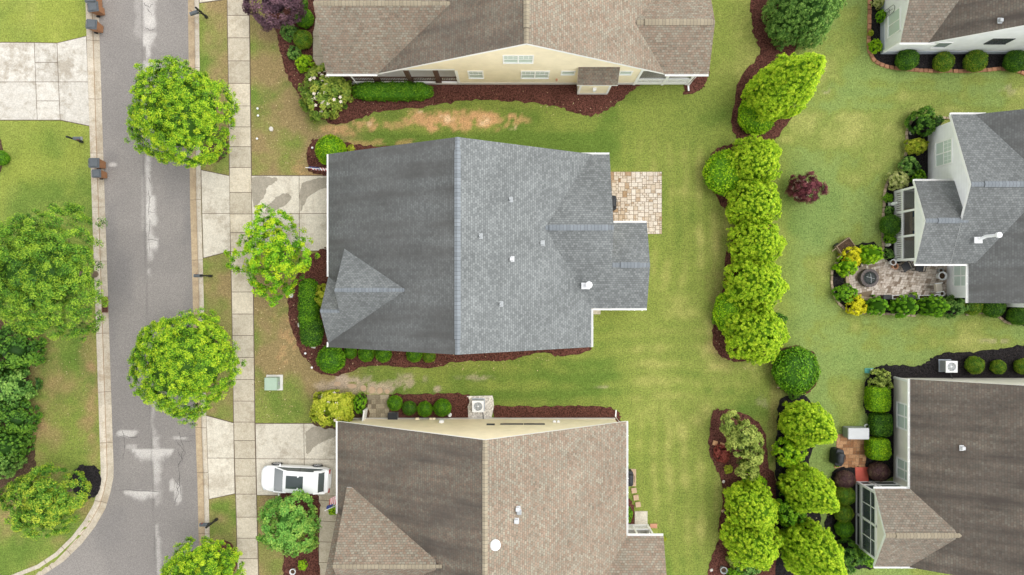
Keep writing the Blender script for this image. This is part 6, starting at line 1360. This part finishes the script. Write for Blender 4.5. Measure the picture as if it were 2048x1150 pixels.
for x, zt, zb, wb, wt in gs: rw.append([Vector((x, y, z)) for y, z in ((wb, zb), (wt+.03, zt-.045), (wt-.06, zt), (wt*.5, zt+.018), (0, zt+.024), (-wt*.5, zt+.018), (-wt+.06, zt), (-wt-.03, zt-.045), (-wb, zb))])
for i, (a, b) in enumerate(zip(rw, rw[1:])):
    for k in range(8):
        tgt = mr if (2 <= i <= 5 and 1 <= k <= 6) else mg
        tgt.poly([a[k], a[k+1], b[k+1], b[k]])
mg.build('window_glass', M['carglass'], t, True); roof = mr.build('roof', M['carpaint'], t, True)
for s in (1, -1):
    mb = MB(); mb.tube([(1.38, s*.845, .94), (1.0, s*.80, 1.12), (.64, s*.755, 1.325), (.42, s*.735, 1.39)], .045, 6); mb.build('pillar', M['carpaint'], t, True)
    mb = MB(); mb.tube([(-1.45, s*.715, 1.36), (-1.9, s*.72, 1.2), (-2.12, s*.77, 1.0)], .10, 6); mb.build('pillar', M['carpaint'], t, True)
    mb = MB(); mb.bar((-.45, s*.875, .96), (-.48, s*.74, 1.42), .05, .02); mb.build('pillar', M['black_metal'], t)
mb = MB(); 
for (y0_, z0_), (y1_, z1_) in zip([(-.44, .0), (-.29, .012), (0, .018), (.29, .012)], [(-.29, .012), (0, .018), (.29, .012), (.44, .0)]):
    xs = [(.40, 1.456), (-.1, 1.482), (-.78, 1.486)]
    for (xa, za), (xb, zb) in zip(xs, xs[1:]): mb.poly([(xa, y0_, za+z0_+.006), (xb, y0_, zb+z0_+.006), (xb, y1_, zb+z1_+.006), (xa, y1_, za+z1_+.006)])
mb.build('sunroof', M['carglass'], t)
for x in (1.42, -1.42):
    for s in (1, -1):
        mb = MB(); mb.tube([(x, s*.72, .33), (x, s*.955, .33)], .335, 22); w_ = mb.build('wheel', M['rubber'], t, True)
        mb = MB(); mb.tube([(x, s*.955, .33), (x, s*.965, .33)], .07, 10)
        for k in range(5): a = 6.2832*k/5; mb.bar((x, s*.962, .33), (x+math.cos(a)*.24, s*.958, .33+math.sin(a)*.24), .06, .02, up=(0, s, 0))
        mb.tube([(x+math.cos(6.2832*k/20)*.245, s*.955, .33+math.sin(6.2832*k/20)*.245) for k in range(21)], .02, 5, cap=False); mb.build('rim', M['rim'], w_)
        mb = MB(); mb.tube([(x+math.cos(a)*.385, s*(.93 if abs(x) < 2 else .9), .33+math.sin(a)*.385) for a in np.linspace(.05, 3.09, 12)], .022, 5); mb.build('wheel_arch', M['black_metal'], t)
for s in (1, -1):
    mb = MB(); mb.obox((.98, s*1.0, 1.0), (.10, .2, .13), 0); mb.bar((.98, s*.88, .97), (.98, s*.95, .98), .05, .04); mb.build('mirror', M['carpaint'], t, bevel=.025)
    mb = MB(); mb.hexa([Vector(q) for q in ((2.18, s*.52, .60), (2.05, s*.84, .62), (2.17, s*.82, .62), (2.32, s*.56, .60), (2.16, s*.52, .735), (1.98, s*.83, .79), (2.14, s*.80, .745), (2.30, s*.56, .68))]); mb.build('headlight', M['lamp_glass'], t)
    mb = MB(); mb.box(-2.425, s*.50, .70, -2.36, s*.80, .82); mb.build('taillight', M['tail_red'], t)
mb = MB(); mb.box(-2.47, -.26, .56, -2.44, .26, .68); mb.build('number_plate', M['white_plastic'], t)
mb = MB(); mb.bar((1.16, -.1, .955), (1.02, -.70, 1.02), .02, .015); mb.bar((1.16, .25, .955), (1.0, -.25, 1.04), .02, .015); mb.build('wiper', M['black_metal'], t)

# fallen leaves and twigs: a loose scatter over beds and front lawns
N = 900; reg = [(505, 60, 640, 345, .2), (505, 590, 600, 840, .2), (580, 180, 1240, 240, .12), (1430, 560, 1560, 740, .12), (590, 690, 1100, 745, .15), (1560, 1000, 1760, 1130, .06), (20, 680, 190, 900, .15)]
pp = []
for u0, v0, u1, v1, f in reg:
    for _ in range(int(N*f)): q = P(random.uniform(u0, u1), random.uniform(v0, v1)); pp.append((q.x, q.y, .10 + random.random()*.02))
pp = np.array(pp); V_, T_ = leaves(pp, rng.normal(0, .25, pp.shape) + np.array([0, 0, 1.]), .10, .05, rng.uniform(0, 1, len(pp)))
M['dead_leaf'] = foliage('dead_leaves', (.16, .09, .04), (.42, .30, .16), (.62, .50, .30), .05)
o = link('fallen_leaves', leafmesh('fallen_leaves', V_, T_, [M['dead_leaf']])); tag(o, 'scattered dry leaves on the lawns and mulch', 'fallen leaves', kind='stuff')
